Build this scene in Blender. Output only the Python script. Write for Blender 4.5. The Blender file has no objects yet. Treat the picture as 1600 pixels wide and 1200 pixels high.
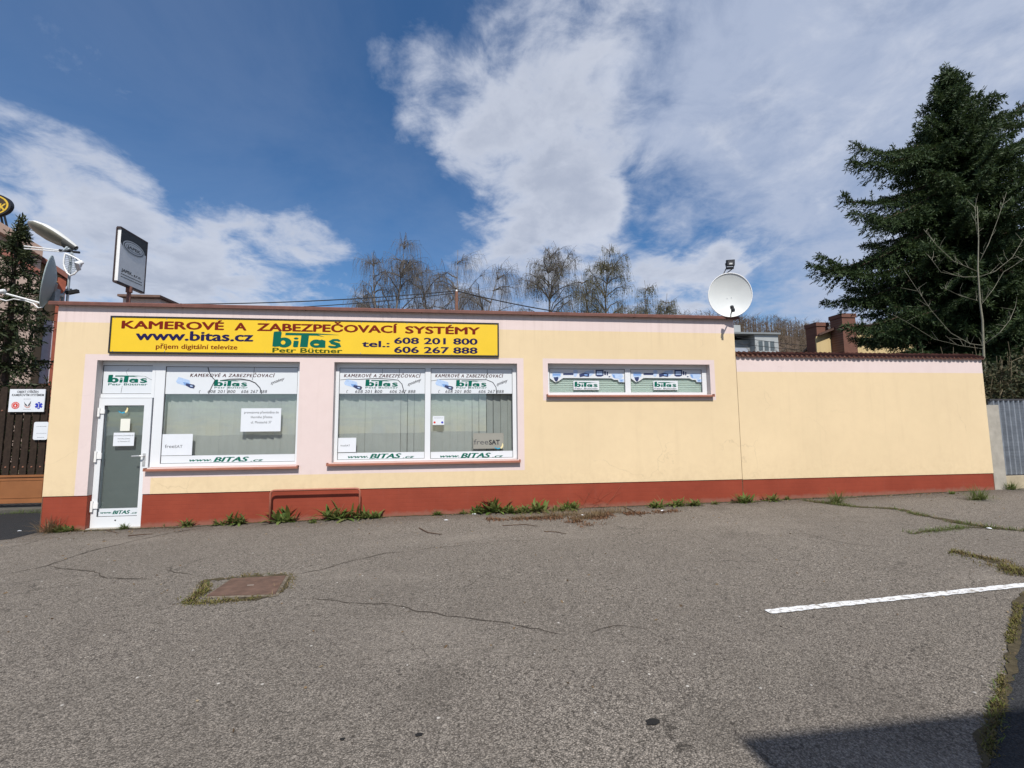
import bpy, bmesh, math, random
import numpy as np
from mathutils import Vector, Matrix
random.seed(7); rng = np.random.default_rng(7)
S = bpy.context.scene
COL = S.collection
rad = math.radians

# ------------------------------------------------------------------ camera, sky, sun, exposure
F_PX = 700.0
YAW, PITCH, ROLL = -0.121946, 0.093032, -0.0088889
CAM = np.array([0.0, -8.1, 1.53])
R2 = np.array([math.cos(YAW), math.sin(YAW), 0.0])
FW = np.array([-math.sin(YAW)*math.cos(PITCH), math.cos(YAW)*math.cos(PITCH), math.sin(PITCH)])
U2 = np.cross(R2, FW)
RT = math.cos(ROLL)*R2 + math.sin(ROLL)*U2
UP = -math.sin(ROLL)*R2 + math.cos(ROLL)*U2
cam = bpy.data.cameras.new('camera'); camo = bpy.data.objects.new('camera', cam); COL.objects.link(camo)
cam.sensor_width = 36; cam.lens = 36*F_PX/1600; cam.clip_start = .05; cam.clip_end = 3000
M = Matrix.Identity(4)
for i in range(3):
    M[i][0] = RT[i]; M[i][1] = UP[i]; M[i][2] = -FW[i]; M[i][3] = CAM[i]
camo.matrix_world = M
S.camera = camo

SUN_EL, SUN_AZ = rad(51.5), rad(-3.0)      # azimuth off the facade normal, positive = from the left
EXPOSURE = 0.16
SUN_STRENGTH = 4.5
SKY_STRENGTH = 0.115
SUN_DIR = Vector((-math.sin(SUN_AZ)*math.cos(SUN_EL), -math.cos(SUN_AZ)*math.cos(SUN_EL), math.sin(SUN_EL)))

def ray(px, py):
    return (px-800)/F_PX*RT - (py-600)/F_PX*UP + FW

def build_world():
    w = bpy.data.worlds.new('World'); S.world = w; w.use_nodes = True
    nt = w.node_tree; nt.nodes.clear(); N = nt.nodes; L = nt.links
    def node(t, **k):
        n = N.new(t)
        for a, b in k.items(): setattr(n, a, b)
        return n
    def math_(op, a, b=None, c=None):
        n = node('ShaderNodeMath', operation=op)
        for i, v in enumerate((a, b, c)):
            if v is None: continue
            if isinstance(v, (int, float)): n.inputs[i].default_value = v
            else: L.new(v, n.inputs[i])
        return n.outputs[0]
    def smooth(v, a, b, lo=0.0, hi=1.0):
        n = node('ShaderNodeMapRange', interpolation_type='SMOOTHSTEP')
        L.new(v, n.inputs[0])
        for i, x in enumerate((a, b, lo, hi)): n.inputs[1+i].default_value = x
        return n.outputs[0]
    sky = node('ShaderNodeTexSky', sky_type='NISHITA', sun_disc=False)
    sky.sun_elevation = SUN_EL; sky.sun_rotation = math.atan2(SUN_DIR.x, SUN_DIR.y)
    sky.altitude = 300; sky.air_density = 1.0; sky.dust_density = 0.35; sky.ozone_density = 3.0
    hs = node('ShaderNodeHueSaturation'); hs.inputs['Saturation'].default_value = 1.26; hs.inputs['Hue'].default_value = .501
    hs.inputs['Value'].default_value = .90
    L.new(sky.outputs[0], hs.inputs['Color'])
    tc = node('ShaderNodeTexCoord'); d = tc.outputs['Generated']
    sep = node('ShaderNodeSeparateXYZ'); L.new(d, sep.inputs[0])
    zz = math_('ADD', math_('MAXIMUM', sep.outputs[2], 0.0), 0.22)
    comb = node('ShaderNodeCombineXYZ')
    L.new(math_('DIVIDE', sep.outputs[0], zz), comb.inputs[0]); L.new(math_('DIVIDE', sep.outputs[1], zz), comb.inputs[1])
    def noise(scale, detail, rough, off, dist=0.0):
        mp = node('ShaderNodeMapping'); mp.inputs['Location'].default_value = off
        L.new(comb.outputs[0], mp.inputs[0])
        n = node('ShaderNodeTexNoise'); n.inputs['Scale'].default_value = scale; n.inputs['Detail'].default_value = detail
        n.inputs['Roughness'].default_value = rough; n.inputs['Distortion'].default_value = dist
        L.new(mp.outputs[0], n.inputs['Vector']); return n.outputs['Fac']
    n1 = noise(2.3, 10, .58, (3.1, 1.7, 0), .35)
    n2 = noise(7.0, 8, .62, (7.3, 2.2, 0), .35)
    n3 = noise(1.3, 8, .62, (14.2, 5.4, 0), .5)
    base = math_('ADD', math_('MULTIPLY', n1, .60), math_('MULTIPLY', n2, .40))
    def bank(start, blobs):
        acc = start
        for (px, py, r, wgt) in blobs:
            v = ray(px, py); v = v/np.linalg.norm(v)
            dn = node('ShaderNodeVectorMath', operation='DOT_PRODUCT'); L.new(d, dn.inputs[0]); dn.inputs[1].default_value = tuple(v)
            acc = math_('ADD', acc, smooth(dn.outputs['Value'], math.cos(rad(r*1.4)), math.cos(rad(r*.05)), 0, wgt))
        return acc
    # heaped clouds: direction (as seen from the yard), angular radius in degrees, weight
    cum = bank(math_('MULTIPLY_ADD', base, 1.5, -.25), [(760, 70, 16, .09), (920, 140, 10, .11), (830, 220, 7, .08), (930, 260, 6, .08), (560, 70, 7, .13), (640, 150, 6, .10), (765, 292, 4, -.16), (1020, 130, 5, -.10), (880, 345, 7, .20), (800, 365, 6, .12), (960, 385, 6, .14), (740, 390, 4, .08), (700, 170, 8, .05),
             (30, 230, 7, .15), (90, 340, 10, .17), (200, 400, 9, .20), (300, 430, 10, .20), (410, 430, 7, .20), (445, 315, 4.5, .27), (500, 350, 4, .22), (60, 110, 6, .06), (540, 400, 4, .12), (1075, 425, 5, .21), (1165, 392, 3, .14), (1150, 200, 8, .06), (1200, 290, 7, .07), (1000, 300, 6, .06),
             (270, 130, 22, -.27), (600, 300, 6, -.16), (650, 385, 5, -.14), (470, 220, 9, -.16), (1050, 335, 5, -.14), (1235, 400, 6, -.12), (350, 290, 6, -.12), (1040, 70, 5, -.09), (670, 300, 4, -.12)])
    mask = smooth(cum, .47, .82)
    # thin high veil on the right and wisps elsewhere
    vl = bank(math_('ADD', math_('MULTIPLY', n3, .70), math_('MULTIPLY', n2, .55)), [(1050, 90, 5, -.12), (1400, 150, 24, .17), (1250, 220, 14, .12), (1450, 300, 12, .06), (1180, 60, 9, .06), (1500, 420, 12, .10), (560, 160, 10, .10), (700, 240, 6, .05), (60, 150, 8, .07), (270, 130, 25, -.25), (520, 260, 12, -.24), (640, 340, 7, -.2), (1060, 330, 7, -.16), (1240, 420, 9, -.16), (1020, 200, 6, -.05)])
    veil = math_('MULTIPLY', smooth(vl, .44, .80, 0, .97), smooth(noise(4.6, 9, .66, (5.5, 12.2, 0), .4), .25, .60, .62, 1.0))
    dens = smooth(cum, .62, .92)
    n4 = noise(3.1, 8, .6, (1.2, 9.4, 0), .2)
    shade = math_('SUBTRACT', 1.0, math_('MULTIPLY', dens, smooth(n4, .30, .66, .25, 1.0)))
    cc = node('ShaderNodeMix', data_type='RGBA')
    cc.inputs[6].default_value = (.46, .51, .63, 1); cc.inputs[7].default_value = (.72, .76, .86, 1)
    L.new(shade, cc.inputs[0])
    vc = node('ShaderNodeMix', data_type='RGBA'); L.new(mask, vc.inputs[0]); vc.inputs[6].default_value = (.48, .55, .71, 1); L.new(cc.outputs[2], vc.inputs[7]); cc = vc
    mask = math_('MAXIMUM', mask, math_('MAXIMUM', veil, smooth(n3, .30, .70, .03, .16)))
    bs = node('ShaderNodeBackground'); L.new(hs.outputs[0], bs.inputs[0]); bs.inputs[1].default_value = SKY_STRENGTH
    bc = node('ShaderNodeBackground'); L.new(cc.outputs[2], bc.inputs[0]); bc.inputs[1].default_value = .86
    mx = node('ShaderNodeMixShader'); L.new(math_('MULTIPLY', mask, .93), mx.inputs[0]); L.new(bs.outputs[0], mx.inputs[1]); L.new(bc.outputs[0], mx.inputs[2])
    out = node('ShaderNodeOutputWorld'); L.new(mx.outputs[0], out.inputs[0])
build_world()
sl = bpy.data.lights.new('sun', 'SUN'); sl.energy = SUN_STRENGTH; sl.angle = rad(.53); sl.color = (1, .955, .885)
so = bpy.data.objects.new('sun', sl); COL.objects.link(so); so.rotation_euler = (-SUN_DIR).to_track_quat('-Z', 'Y').to_euler(); so.location = (0, -20, 20)
S.view_settings.view_transform = 'Standard'; S.view_settings.look = 'None'; S.view_settings.exposure = EXPOSURE; S.view_settings.gamma = 1
S.view_settings.use_curve_mapping = False
S.cycles.max_bounces = 6; S.cycles.transparent_max_bounces = 12

# ------------------------------------------------------------------ helpers
def gz(x, y=0.0):
    """height of the ground: it climbs gently to the right along the building"""
    c = max(-14.0, min(16.0, x))
    return 0.0118*c
def at(px, py, Y=0.0):
    d = ray(px, py); return CAM + d*(Y-CAM[1])/d[1]
def X(px, py, Y=0.0): return float(at(px, py, Y)[0])
def Z(px, py, Y=0.0): return float(at(px, py, Y)[2])
def gnd(px, py):
    d = ray(px, py); z = 0.0
    for _ in range(8):
        P = CAM + d*(z-CAM[2])/d[2]; z = gz(P[0], P[1])
    return float(P[0]), float(P[1])

class MB:
    def __init__(s): s.v = []; s.f = []; s.m = []; s.n = 0; s.arr = []
    def add(s, vs, fs, mi=0):
        o = len(s.v); s.v += [tuple(map(float, p)) for p in vs]
        s.f += [tuple(o+i for i in f) for f in fs]; s.m += [mi]*len(fs); return s
    def box(s, x0, x1, y0, y1, z0, z1, mi=0):
        vs = [(x0,y0,z0),(x1,y0,z0),(x1,y1,z0),(x0,y1,z0),(x0,y0,z1),(x1,y0,z1),(x1,y1,z1),(x0,y1,z1)]
        return s.add(vs, [(0,3,2,1),(4,5,6,7),(0,1,5,4),(1,2,6,5),(2,3,7,6),(3,0,4,7)], mi)
    def obox(s, c, ax, ay, az, hx, hy, hz, mi=0):
        c, ax, ay, az = map(np.array, (c, ax, ay, az)); vs = []
        for k in (-1, 1):
            for i, j in ((-1,-1),(1,-1),(1,1),(-1,1)): vs.append(c+ax*hx*i+ay*hy*j+az*hz*k)
        return s.add(vs, [(0,3,2,1),(4,5,6,7),(0,1,5,4),(1,2,6,5),(2,3,7,6),(3,0,4,7)], mi)
    def quad(s, a, b, c, d, mi=0): return s.add([a, b, c, d], [(0,1,2,3)], mi)
    def poly(s, pts, mi=0): return s.add(pts, [tuple(range(len(pts)))], mi)
    def tube(s, pts, r, n=6, mi=0, cap=True):
        pts = [np.array(p, float) for p in pts]
        rs = r if isinstance(r, (list, tuple, np.ndarray)) else [r]*len(pts)
        vs, fs = [], []; u = None
        for i, p in enumerate(pts):
            t = pts[min(i+1, len(pts)-1)]-pts[max(i-1, 0)]; t = t/(np.linalg.norm(t)+1e-9)
            if u is None:
                u = np.cross(t, (0, 0, 1) if abs(t[2]) < .9 else (1, 0, 0))
            u = u-t*(u@t); u = u/(np.linalg.norm(u)+1e-9); w = np.cross(t, u)
            for k in range(n):
                a = 2*math.pi*k/n; vs.append(p+rs[i]*(math.cos(a)*u+math.sin(a)*w))
        for i in range(len(pts)-1):
            for k in range(n):
                a, b = i*n+k, i*n+(k+1) % n; fs.append((a, b, b+n, a+n))
        if cap: fs += [tuple(range(n))[::-1], tuple(range((len(pts)-1)*n, len(pts)*n))]
        return s.add(vs, fs, mi)
    def lathe(s, prof, c, axis, n=32, mi=0, ref=None):
        """prof: list of (radius, distance along axis)"""
        ax = np.array(axis, float); ax /= np.linalg.norm(ax)
        u = np.cross(ax, ref if ref is not None else ((0, 0, 1) if abs(ax[2]) < .9 else (1, 0, 0))); u /= np.linalg.norm(u); w = np.cross(ax, u)
        vs, fs = [], []
        for r, h in prof:
            for k in range(n):
                a = 2*math.pi*k/n; vs.append(np.array(c)+ax*h+r*(math.cos(a)*u+math.sin(a)*w))
        for i in range(len(prof)-1):
            for k in range(n):
                a, b = i*n+k, i*n+(k+1) % n; fs.append((a, b, b+n, a+n))
        return s.add(vs, fs, mi)
    def mesh(s, name, mats, smooth=False):
        me = bpy.data.meshes.new(name); me.from_pydata(s.v, [], s.f)
        for m in (mats if isinstance(mats, (list, tuple)) else [mats]): me.materials.append(m)
        if any(s.m): me.polygons.foreach_set('material_index', s.m)
        if smooth: me.polygons.foreach_set('use_smooth', [True]*len(me.polygons))
        me.update(); return me
    def build(s, name, mats, parent=None, smooth=False, loc=None):
        return obj(name, s.mesh(name, mats, smooth), parent, loc)

def obj(name, me, parent=None, loc=None):
    o = bpy.data.objects.new(name, me); COL.objects.link(o)
    if parent is not None: o.parent = parent
    if loc is not None: o.location = loc
    return o
def tag(o, label=None, cat=None, group=None, kind=None):
    if label: o['label'] = label
    if cat: o['category'] = cat
    if group: o['group'] = group
    if kind: o['kind'] = kind
    return o
def thing(name, label, cat, loc=(0, 0, 0), group=None):
    o = bpy.data.objects.new(name, None); COL.objects.link(o); o.location = loc; o.empty_display_size = .1
    return tag(o, label, cat, group)
def rel(o):
    """a parent's children are built in world coordinates: undo the parent's location"""
    for c in o.children: c.matrix_parent_inverse = Matrix.Translation(o.location).inverted()

def tri_mesh(name, verts, faces, mat, parent=None):
    """big numpy mesh of quads or triangles"""
    me = bpy.data.meshes.new(name); nv, nf, k = len(verts), len(faces), faces.shape[1]
    me.vertices.add(nv); me.vertices.foreach_set('co', np.ascontiguousarray(verts, dtype=np.float32).ravel())
    me.loops.add(nf*k); me.loops.foreach_set('vertex_index', np.ascontiguousarray(faces, dtype=np.int32).ravel())
    me.polygons.add(nf); me.polygons.foreach_set('loop_start', np.arange(0, nf*k, k, dtype=np.int32))
    for m in (mat if isinstance(mat, (list, tuple)) else [mat]): me.materials.append(m)
    me.update(calc_edges=True); me.validate()
    return obj(name, me, parent)

# ------------------------------------------------------------------ materials
class MT:
    def __init__(s, name, rough=.8, spec=.3, metal=0.0):
        s.m = bpy.data.materials.new(name); s.m.use_nodes = True; s.nt = s.m.node_tree
        s.b = s.nt.nodes['Principled BSDF']; s.b.inputs['Roughness'].default_value = rough
        s.b.inputs['Specular IOR Level'].default_value = spec; s.b.inputs['Metallic'].default_value = metal
        s.tc = s.n('ShaderNodeTexCoord')
    def n(s, t, **k):
        x = s.nt.nodes.new(t)
        for a, b in k.items(): setattr(x, a, b)
        return x
    def l(s, a, b): s.nt.links.new(a, b)
    def vec(s, scale=(1, 1, 1), loc=(0, 0, 0), space='Object'):
        mp = s.n('ShaderNodeMapping'); mp.inputs['Scale'].default_value = scale; mp.inputs['Location'].default_value = loc
        s.l(s.tc.outputs[space], mp.inputs[0]); return mp.outputs[0]
    def noise(s, scale, detail=4, rough=.55, v=None, dist=0):
        x = s.n('ShaderNodeTexNoise'); x.inputs['Scale'].default_value = scale; x.inputs['Detail'].default_value = detail
        x.inputs['Roughness'].default_value = rough; x.inputs['Distortion'].default_value = dist
        s.l(v if v is not None else s.tc.outputs['Object'], x.inputs['Vector']); return x.outputs['Fac']
    def vor(s, scale, feature='F1', v=None, rand=1.0):
        x = s.n('ShaderNodeTexVoronoi', feature=feature); x.inputs['Scale'].default_value = scale; x.inputs['Randomness'].default_value = rand
        s.l(v if v is not None else s.tc.outputs['Object'], x.inputs['Vector']); return x
    def ramp(s, f, stops):
        r = s.n('ShaderNodeValToRGB'); e = r.color_ramp.elements
        while len(e) < len(stops): e.new(.5)
        for i, (p, c) in enumerate(stops): e[i].position = p; e[i].color = (c if len(c) == 4 else tuple(c)+(1,)) if not isinstance(c, (int, float)) else (c, c, c, 1)
        s.l(f, r.inputs[0]); return r.outputs[0]
    def mix(s, f, a, b, mode='MIX'):
        x = s.n('ShaderNodeMix', data_type='RGBA', blend_type=mode)
        for v, i in ((f, 0), (a, 6), (b, 7)):
            if isinstance(v, (int, float)): x.inputs[i].default_value = v
            elif isinstance(v, (tuple, list)): x.inputs[i].default_value = tuple(v)+(1,) if len(v) == 3 else v
            else: s.l(v, x.inputs[i])
        return x.outputs[2]
    def math(s, op, a, b=0.0):
        x = s.n('ShaderNodeMath', operation=op)
        for i, v in enumerate((a, b)):
            if isinstance(v, (int, float)): x.inputs[i].default_value = v
            else: s.l(v, x.inputs[i])
        return x.outputs[0]
    def color(s, c):
        if isinstance(c, (tuple, list)): s.b.inputs['Base Color'].default_value = tuple(c)+(1,)
        else: s.l(c, s.b.inputs['Base Color'])
        return s
    def bump(s, h, strength=.3, dist=.01, prev=None):
        x = s.n('ShaderNodeBump'); x.inputs['Strength'].default_value = strength; x.inputs['Distance'].default_value = dist
        s.l(h, x.inputs['Height'])
        if prev is not None: s.l(prev, x.inputs['Normal'])
        s.l(x.outputs[0], s.b.inputs['Normal']); return x.outputs[0]

def simple(name, c, rough=.6, var=.12, scale=6, spec=.3, metal=0.0, bump=0.0, bscale=60):
    t = MT(name, rough, spec, metal)
    f = t.noise(scale, 5, .6)
    t.color(t.ramp(f, [(.3, tuple(x*(1-var) for x in c)), (.7, tuple(min(1, x*(1+var)) for x in c))]))
    if bump: t.bump(t.noise(bscale, 4), bump, .004)
    return t.m

def stucco(name, c, stain=None):
    t = MT(name, .92, .15)
    big = t.noise(.55, 5, .6); mid = t.noise(5, 5, .65)
    col = t.mix(t.ramp(big, [(.3, 0), (.75, 1)]), tuple(x*.93 for x in c), tuple(min(1, x*1.035) for x in c))
    col = t.mix(t.math('MULTIPLY', t.ramp(mid, [(.42, 0), (.75, 1)]), .26), col, tuple(x*y for x, y in zip(c, (.86, .83, .82))))
    st = t.noise(1, 6, .65, t.vec((5.5, 5.5, .33)))           # rain streaks
    col = t.mix(t.math('MULTIPLY', t.ramp(st, [(.55, 0), (.80, 1)]), .26), col, tuple(x*y for x, y in zip(c, (.74, .72, .70))))
    sz_ = t.n('ShaderNodeSeparateXYZ'); t.l(t.tc.outputs['Object'], sz_.inputs[0])
    run = t.noise(1, 6, .7, t.vec((11, 11, .25), (3, 0, 0)))          # dirt washed down from the coping
    topm = t.n('ShaderNodeMapRange'); t.l(sz_.outputs[2], topm.inputs[0]); topm.inputs[1].default_value = 2.9; topm.inputs[2].default_value = 3.6
    col = t.mix(t.math('MULTIPLY', t.math('MULTIPLY', t.ramp(run, [(.50, 0), (.72, 1)]), topm.outputs[0]), .45), col, tuple(x*y for x, y in zip(c, (.62, .58, .56))))
    low = t.n('ShaderNodeMapRange'); t.l(sz_.outputs[2], low.inputs[0]); low.inputs[1].default_value = .95; low.inputs[2].default_value = .45
    col = t.mix(t.math('MULTIPLY', t.math('MULTIPLY', t.ramp(t.noise(9, 6, .7), [(.42, 0), (.68, 1)]), low.outputs[0]), .35), col, tuple(x*y for x, y in zip(c, (.72, .69, .66))))
    he = t.vor(.8, 'DISTANCE_TO_EDGE'); wv_ = t.n('ShaderNodeVectorMath', operation='MULTIPLY_ADD'); nv_ = t.n('ShaderNodeTexNoise'); nv_.inputs['Scale'].default_value = 3; nv_.inputs['Detail'].default_value = 6; t.l(t.tc.outputs['Object'], nv_.inputs['Vector']); t.l(nv_.outputs['Color'], wv_.inputs[0]); wv_.inputs[1].default_value = (.4, .4, .4); t.l(t.tc.outputs['Object'], wv_.inputs[2]); t.l(wv_.outputs[0], he.inputs['Vector'])
    col = t.mix(t.math('MULTIPLY', t.math('MULTIPLY', t.ramp(he.outputs['Distance'], [(.001, 1), (.005, 0)]), t.ramp(t.noise(.6, 3), [(.53, 0), (.62, 1)])), .35), col, tuple(x*.55 for x in c))
    # splash dirt near the foot of the wall, broken by noise
    if stain:
        for (sx, sz, rx, rz, cc) in stain:
            sp = t.n('ShaderNodeSeparateXYZ'); t.l(t.tc.outputs['Object'], sp.inputs[0])
            dx = t.math('POWER', t.math('DIVIDE', t.math('SUBTRACT', sp.outputs[0], sx), rx), 2)
            dz = t.math('POWER', t.math('DIVIDE', t.math('SUBTRACT', sp.outputs[2], sz), rz), 2)
            dd = t.math('ADD', t.math('SQRT', t.math('ADD', dx, dz)), t.math('MULTIPLY', t.noise(13, 5), 1.1))
            col = t.mix(t.math('MULTIPLY', t.ramp(t.math('DIVIDE', dd, 2), [(.6, 1), (.72, 0)]), .75), col, cc)
    t.color(col)
    h = t.math('ADD', t.noise(260, 3, .6), t.math('MULTIPLY', t.noise(60, 3), .6))
    t.bump(h, .35, .004)
    return t.m

def asphalt(name, base, light, dark, stones=1.0):
    """worn asphalt: fine aggregate of two sizes, pits, single stones, patches of wear and grime"""
    t = MT(name, .93, .2)
    v1 = t.vor(112); v2 = t.vor(215); v3 = t.vor(52)
    def bw(v): g = t.n('ShaderNodeRGBToBW'); t.l(v.outputs['Color'], g.inputs[0]); return g.outputs[0]
    g1, g2, g3 = bw(v1), bw(v2), bw(v3)
    c = t.mix(t.ramp(g1, [(.22, 0), (.78, 1)]), dark, light)
    c = t.mix(.5, c, t.mix(t.ramp(g2, [(.25, 0), (.75, 1)]), dark, light))
    gr = t.noise(48, 4, .75)
    c = t.mix(t.math('MULTIPLY', t.ramp(gr, [(.34, 1), (.52, 0)]), .5), c, tuple(x*.6 for x in dark)); c = t.mix(t.math('MULTIPLY', t.ramp(gr, [(.54, 0), (.70, 1)]), .3), c, light)
    c = t.mix(t.math('MULTIPLY', t.ramp(g3, [(.86, 0), (.88, 1)]), .30*stones), c, tuple(min(1, x*1.35) for x in light))
    c = t.mix(t.math('MULTIPLY', t.ramp(g3, [(.13, 1), (.15, 0)]), .55*stones), c, tuple(x*.3 for x in dark))
    pit = t.ramp(v1.outputs['Distance'], [(.45, 0), (.65, 1)])
    c = t.mix(t.math('MULTIPLY', pit, .5), c, tuple(x*.35 for x in dark))
    # large worn and grimy areas
    big = t.noise(.33, 6, .6); mid = t.noise(1.7, 7, .68, t.vec((1, 1, 1), (5, 2, 0))); pt = t.noise(.8, 7, .62, t.vec((.45, 1.2, 1), (11, 4, 0)))
    c = t.mix(t.math('MULTIPLY', t.ramp(big, [(.38, 1), (.62, 0)]), .30), c, tuple(x*.66 for x in base))
    c = t.mix(t.math('MULTIPLY', t.ramp(mid, [(.52, 0), (.74, 1)]), .26), c, tuple(x*y for x, y in zip(base, (.66, .65, .64))))
    c = t.mix(t.math('MULTIPLY', t.ramp(pt, [(.56, 0), (.72, 1)]), .22), c, tuple(x*.93 for x in light))
    # oil and damp spots
    sp = t.vor(.62, 'F1', t.vec((1, 1, 1), (3.3, 7.1, 0)))
    d = t.math('ADD', sp.outputs['Distance'], t.math('MULTIPLY', t.math('SUBTRACT', t.noise(4, 5), .5), .5))
    c = t.mix(t.math('MULTIPLY', t.ramp(d, [(.06, 1), (.20, 0)]), .28), c, tuple(x*.42 for x in base))
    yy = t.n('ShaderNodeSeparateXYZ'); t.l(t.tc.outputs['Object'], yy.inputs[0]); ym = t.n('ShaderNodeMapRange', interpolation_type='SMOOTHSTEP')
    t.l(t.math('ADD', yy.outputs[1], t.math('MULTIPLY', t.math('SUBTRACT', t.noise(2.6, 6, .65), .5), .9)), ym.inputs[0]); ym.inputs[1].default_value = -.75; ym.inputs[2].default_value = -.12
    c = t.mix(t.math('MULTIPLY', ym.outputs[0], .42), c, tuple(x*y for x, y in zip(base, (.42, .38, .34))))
    # hairline crazing
    ve = t.vor(1.15, 'DISTANCE_TO_EDGE', None); wob = t.n('ShaderNodeVectorMath', operation='MULTIPLY_ADD')
    nv = t.n('ShaderNodeTexNoise'); nv.inputs['Scale'].default_value = 2.3; nv.inputs['Detail'].default_value = 6; t.l(t.tc.outputs['Object'], nv.inputs['Vector'])
    t.l(nv.outputs['Color'], wob.inputs[0]); wob.inputs[1].default_value = (.55, .55, 0); t.l(t.tc.outputs['Object'], wob.inputs[2]); t.l(wob.outputs[0], ve.inputs['Vector'])
    cr = t.math('MULTIPLY', t.ramp(ve.outputs['Distance'], [(.002, 1), (.009, 0)]), t.ramp(t.noise(.7, 4, .6, t.vec((1, 1, 1), (2, 8, 0))), [(.50, 0), (.62, 1)]))
    c = t.mix(t.math('MULTIPLY', cr, .6*stones), c, tuple(x*.4 for x in dark))
    t.color(c)
    h = t.math('ADD', t.math('SUBTRACT', 1.0, v1.outputs['Distance']), t.math('MULTIPLY', t.noise(240, 3), .6))
    b = t.bump(h, .9, .006)
    t.bump(t.noise(2.0, 5), .22, .03, b)
    return t.m

def foliage(name, cols, rough=.55, trans=.25):
    """leaf material with per-leaf variation"""
    t = MT(name, rough, .25)
    geo = t.n('ShaderNodeNewGeometry')
    r = geo.outputs['Random Per Island']
    k = len(cols)
    t.color(t.mix(.35, t.ramp(r, [((i+.5)/k, c) for i, c in enumerate(cols)]), t.ramp(t.noise(1.3, 4), [(.3, cols[0]), (.7, cols[-1])])))
    if trans:
        tr = t.n('ShaderNodeBsdfTranslucent'); tr.inputs[0].default_value = tuple(x*1.2 for x in cols[-1])+(1,)
        mx = t.n('ShaderNodeMixShader'); mx.inputs[0].default_value = trans
        out = [n for n in t.nt.nodes if n.type == 'OUTPUT_MATERIAL'][0]
        t.l(t.b.outputs[0], mx.inputs[1]); t.l(tr.outputs[0], mx.inputs[2]); t.l(mx.outputs[0], out.inputs[0])
    return t.m

def glass(name, tint=(.955, .965, .96), refl=1.0, rough=.0):
    m = bpy.data.materials.new(name); m.use_nodes = True; nt = m.node_tree; nt.nodes.clear()
    tr = nt.nodes.new('ShaderNodeBsdfTransparent'); tr.inputs[0].default_value = tint+(1,)
    gl = nt.nodes.new('ShaderNodeBsdfGlossy'); gl.inputs['Roughness'].default_value = rough; gl.inputs[0].default_value = (.9, .95, .95, 1)
    lw = nt.nodes.new('ShaderNodeLayerWeight'); lw.inputs[0].default_value = .5
    fr = nt.nodes.new('ShaderNodeMath'); fr.operation = 'POWER'; fr.inputs[1].default_value = 4.0; nt.links.new(lw.outputs['Facing'], fr.inputs[0])
    mu = nt.nodes.new('ShaderNodeMath'); mu.operation = 'MULTIPLY_ADD'; mu.inputs[1].default_value = .8*refl; mu.inputs[2].default_value = .11*refl
    mx = nt.nodes.new('ShaderNodeMixShader'); out = nt.nodes.new('ShaderNodeOutputMaterial')
    tc = nt.nodes.new('ShaderNodeTexCoord'); nz = nt.nodes.new('ShaderNodeTexNoise'); nz.inputs['Scale'].default_value = 1.1
    bp = nt.nodes.new('ShaderNodeBump'); bp.inputs['Strength'].default_value = .06; bp.inputs['Distance'].default_value = .02
    nt.links.new(tc.outputs['Object'], nz.inputs['Vector']); nt.links.new(nz.outputs['Fac'], bp.inputs['Height'])
    nt.links.new(bp.outputs[0], gl.inputs['Normal'])
    nt.links.new(fr.outputs[0], mu.inputs[0]); nt.links.new(mu.outputs[0], mx.inputs[0])
    nt.links.new(tr.outputs[0], mx.inputs[1]); nt.links.new(gl.outputs[0], mx.inputs[2]); nt.links.new(mx.outputs[0], out.inputs[0])
    return m

YEL = stucco('yellow_stucco', (.745, .59, .375))
PINK = stucco('pink_stucco', (.73, .605, .575))
REVEAL = stucco('reveal_paint', (.60, .555, .535))
def plinth_mat():
    t = MT('red_plinth_paint', .72, .3)
    br = t.n('ShaderNodeTexBrick'); br.inputs['Scale'].default_value = 1; br.inputs['Mortar Size'].default_value = .004
    br.inputs['Brick Width'].default_value = .25; br.inputs['Row Height'].default_value = .071; br.inputs['Mortar Smooth'].default_value = .6
    mp = t.n('ShaderNodeMapping'); mp.inputs['Rotation'].default_value = (rad(90), 0, 0); t.l(t.tc.outputs['Object'], mp.inputs[0]); t.l(mp.outputs[0], br.inputs['Vector'])
    c = t.mix(t.ramp(t.noise(1.6, 6, .65), [(.3, 0), (.7, 1)]), (.225, .040, .020), (.29, .055, .028))
    c = t.mix(t.math('MULTIPLY', br.outputs['Fac'], .18), c, (.17, .034, .022))
    sp = t.n('ShaderNodeSeparateXYZ'); t.l(t.tc.outputs['Object'], sp.inputs[0])
    zz = t.math('ADD', t.math('SUBTRACT', sp.outputs[2], t.math('MULTIPLY', sp.outputs[0], .0118)), t.math('MULTIPLY', t.noise(7, 5, .7), -.16))
    c = t.mix(t.math('MULTIPLY', t.ramp(t.math('ADD', zz, .1), [(.05, 1), (.11, 0)]), .55), c, (.25, .135, .10))
    c = t.mix(t.math('MULTIPLY', t.ramp(t.noise(1, 6, .7, t.vec((9, 9, 1.2))), [(.58, 0), (.78, 1)]), .3), c, (.24, .075, .055))
    t.color(c)
    b = t.bump(t.math('SUBTRACT', 1.0, br.outputs['Fac']), .3, .005); t.bump(t.noise(140, 3), .2, .003, b)
    return t.m
PLINTH = plinth_mat()
COPE = simple('coping_metal', (.15, .062, .046), .55, .18, 9, .4)
SILLM = simple('sill_metal', (.33, .13, .085), .5, .12, 8, .4)
PVC = simple('white_pvc', (.70, .72, .74), .35, .02, 3, .5)
GREYSEAL = simple('seal_rubber', (.05, .05, .05), .6)
FILM = simple('white_film', (.66, .69, .72), .45, .02, 3, .4)
PAPER = simple('white_paper', (.68, .71, .75), .8, .02, 9, .2)
GLASS = glass('window_glass')
BLIND = simple('blind_fabric', (.405, .43, .41), .9, .06, 4, .1, bump=.15, bscale=500)
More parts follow.
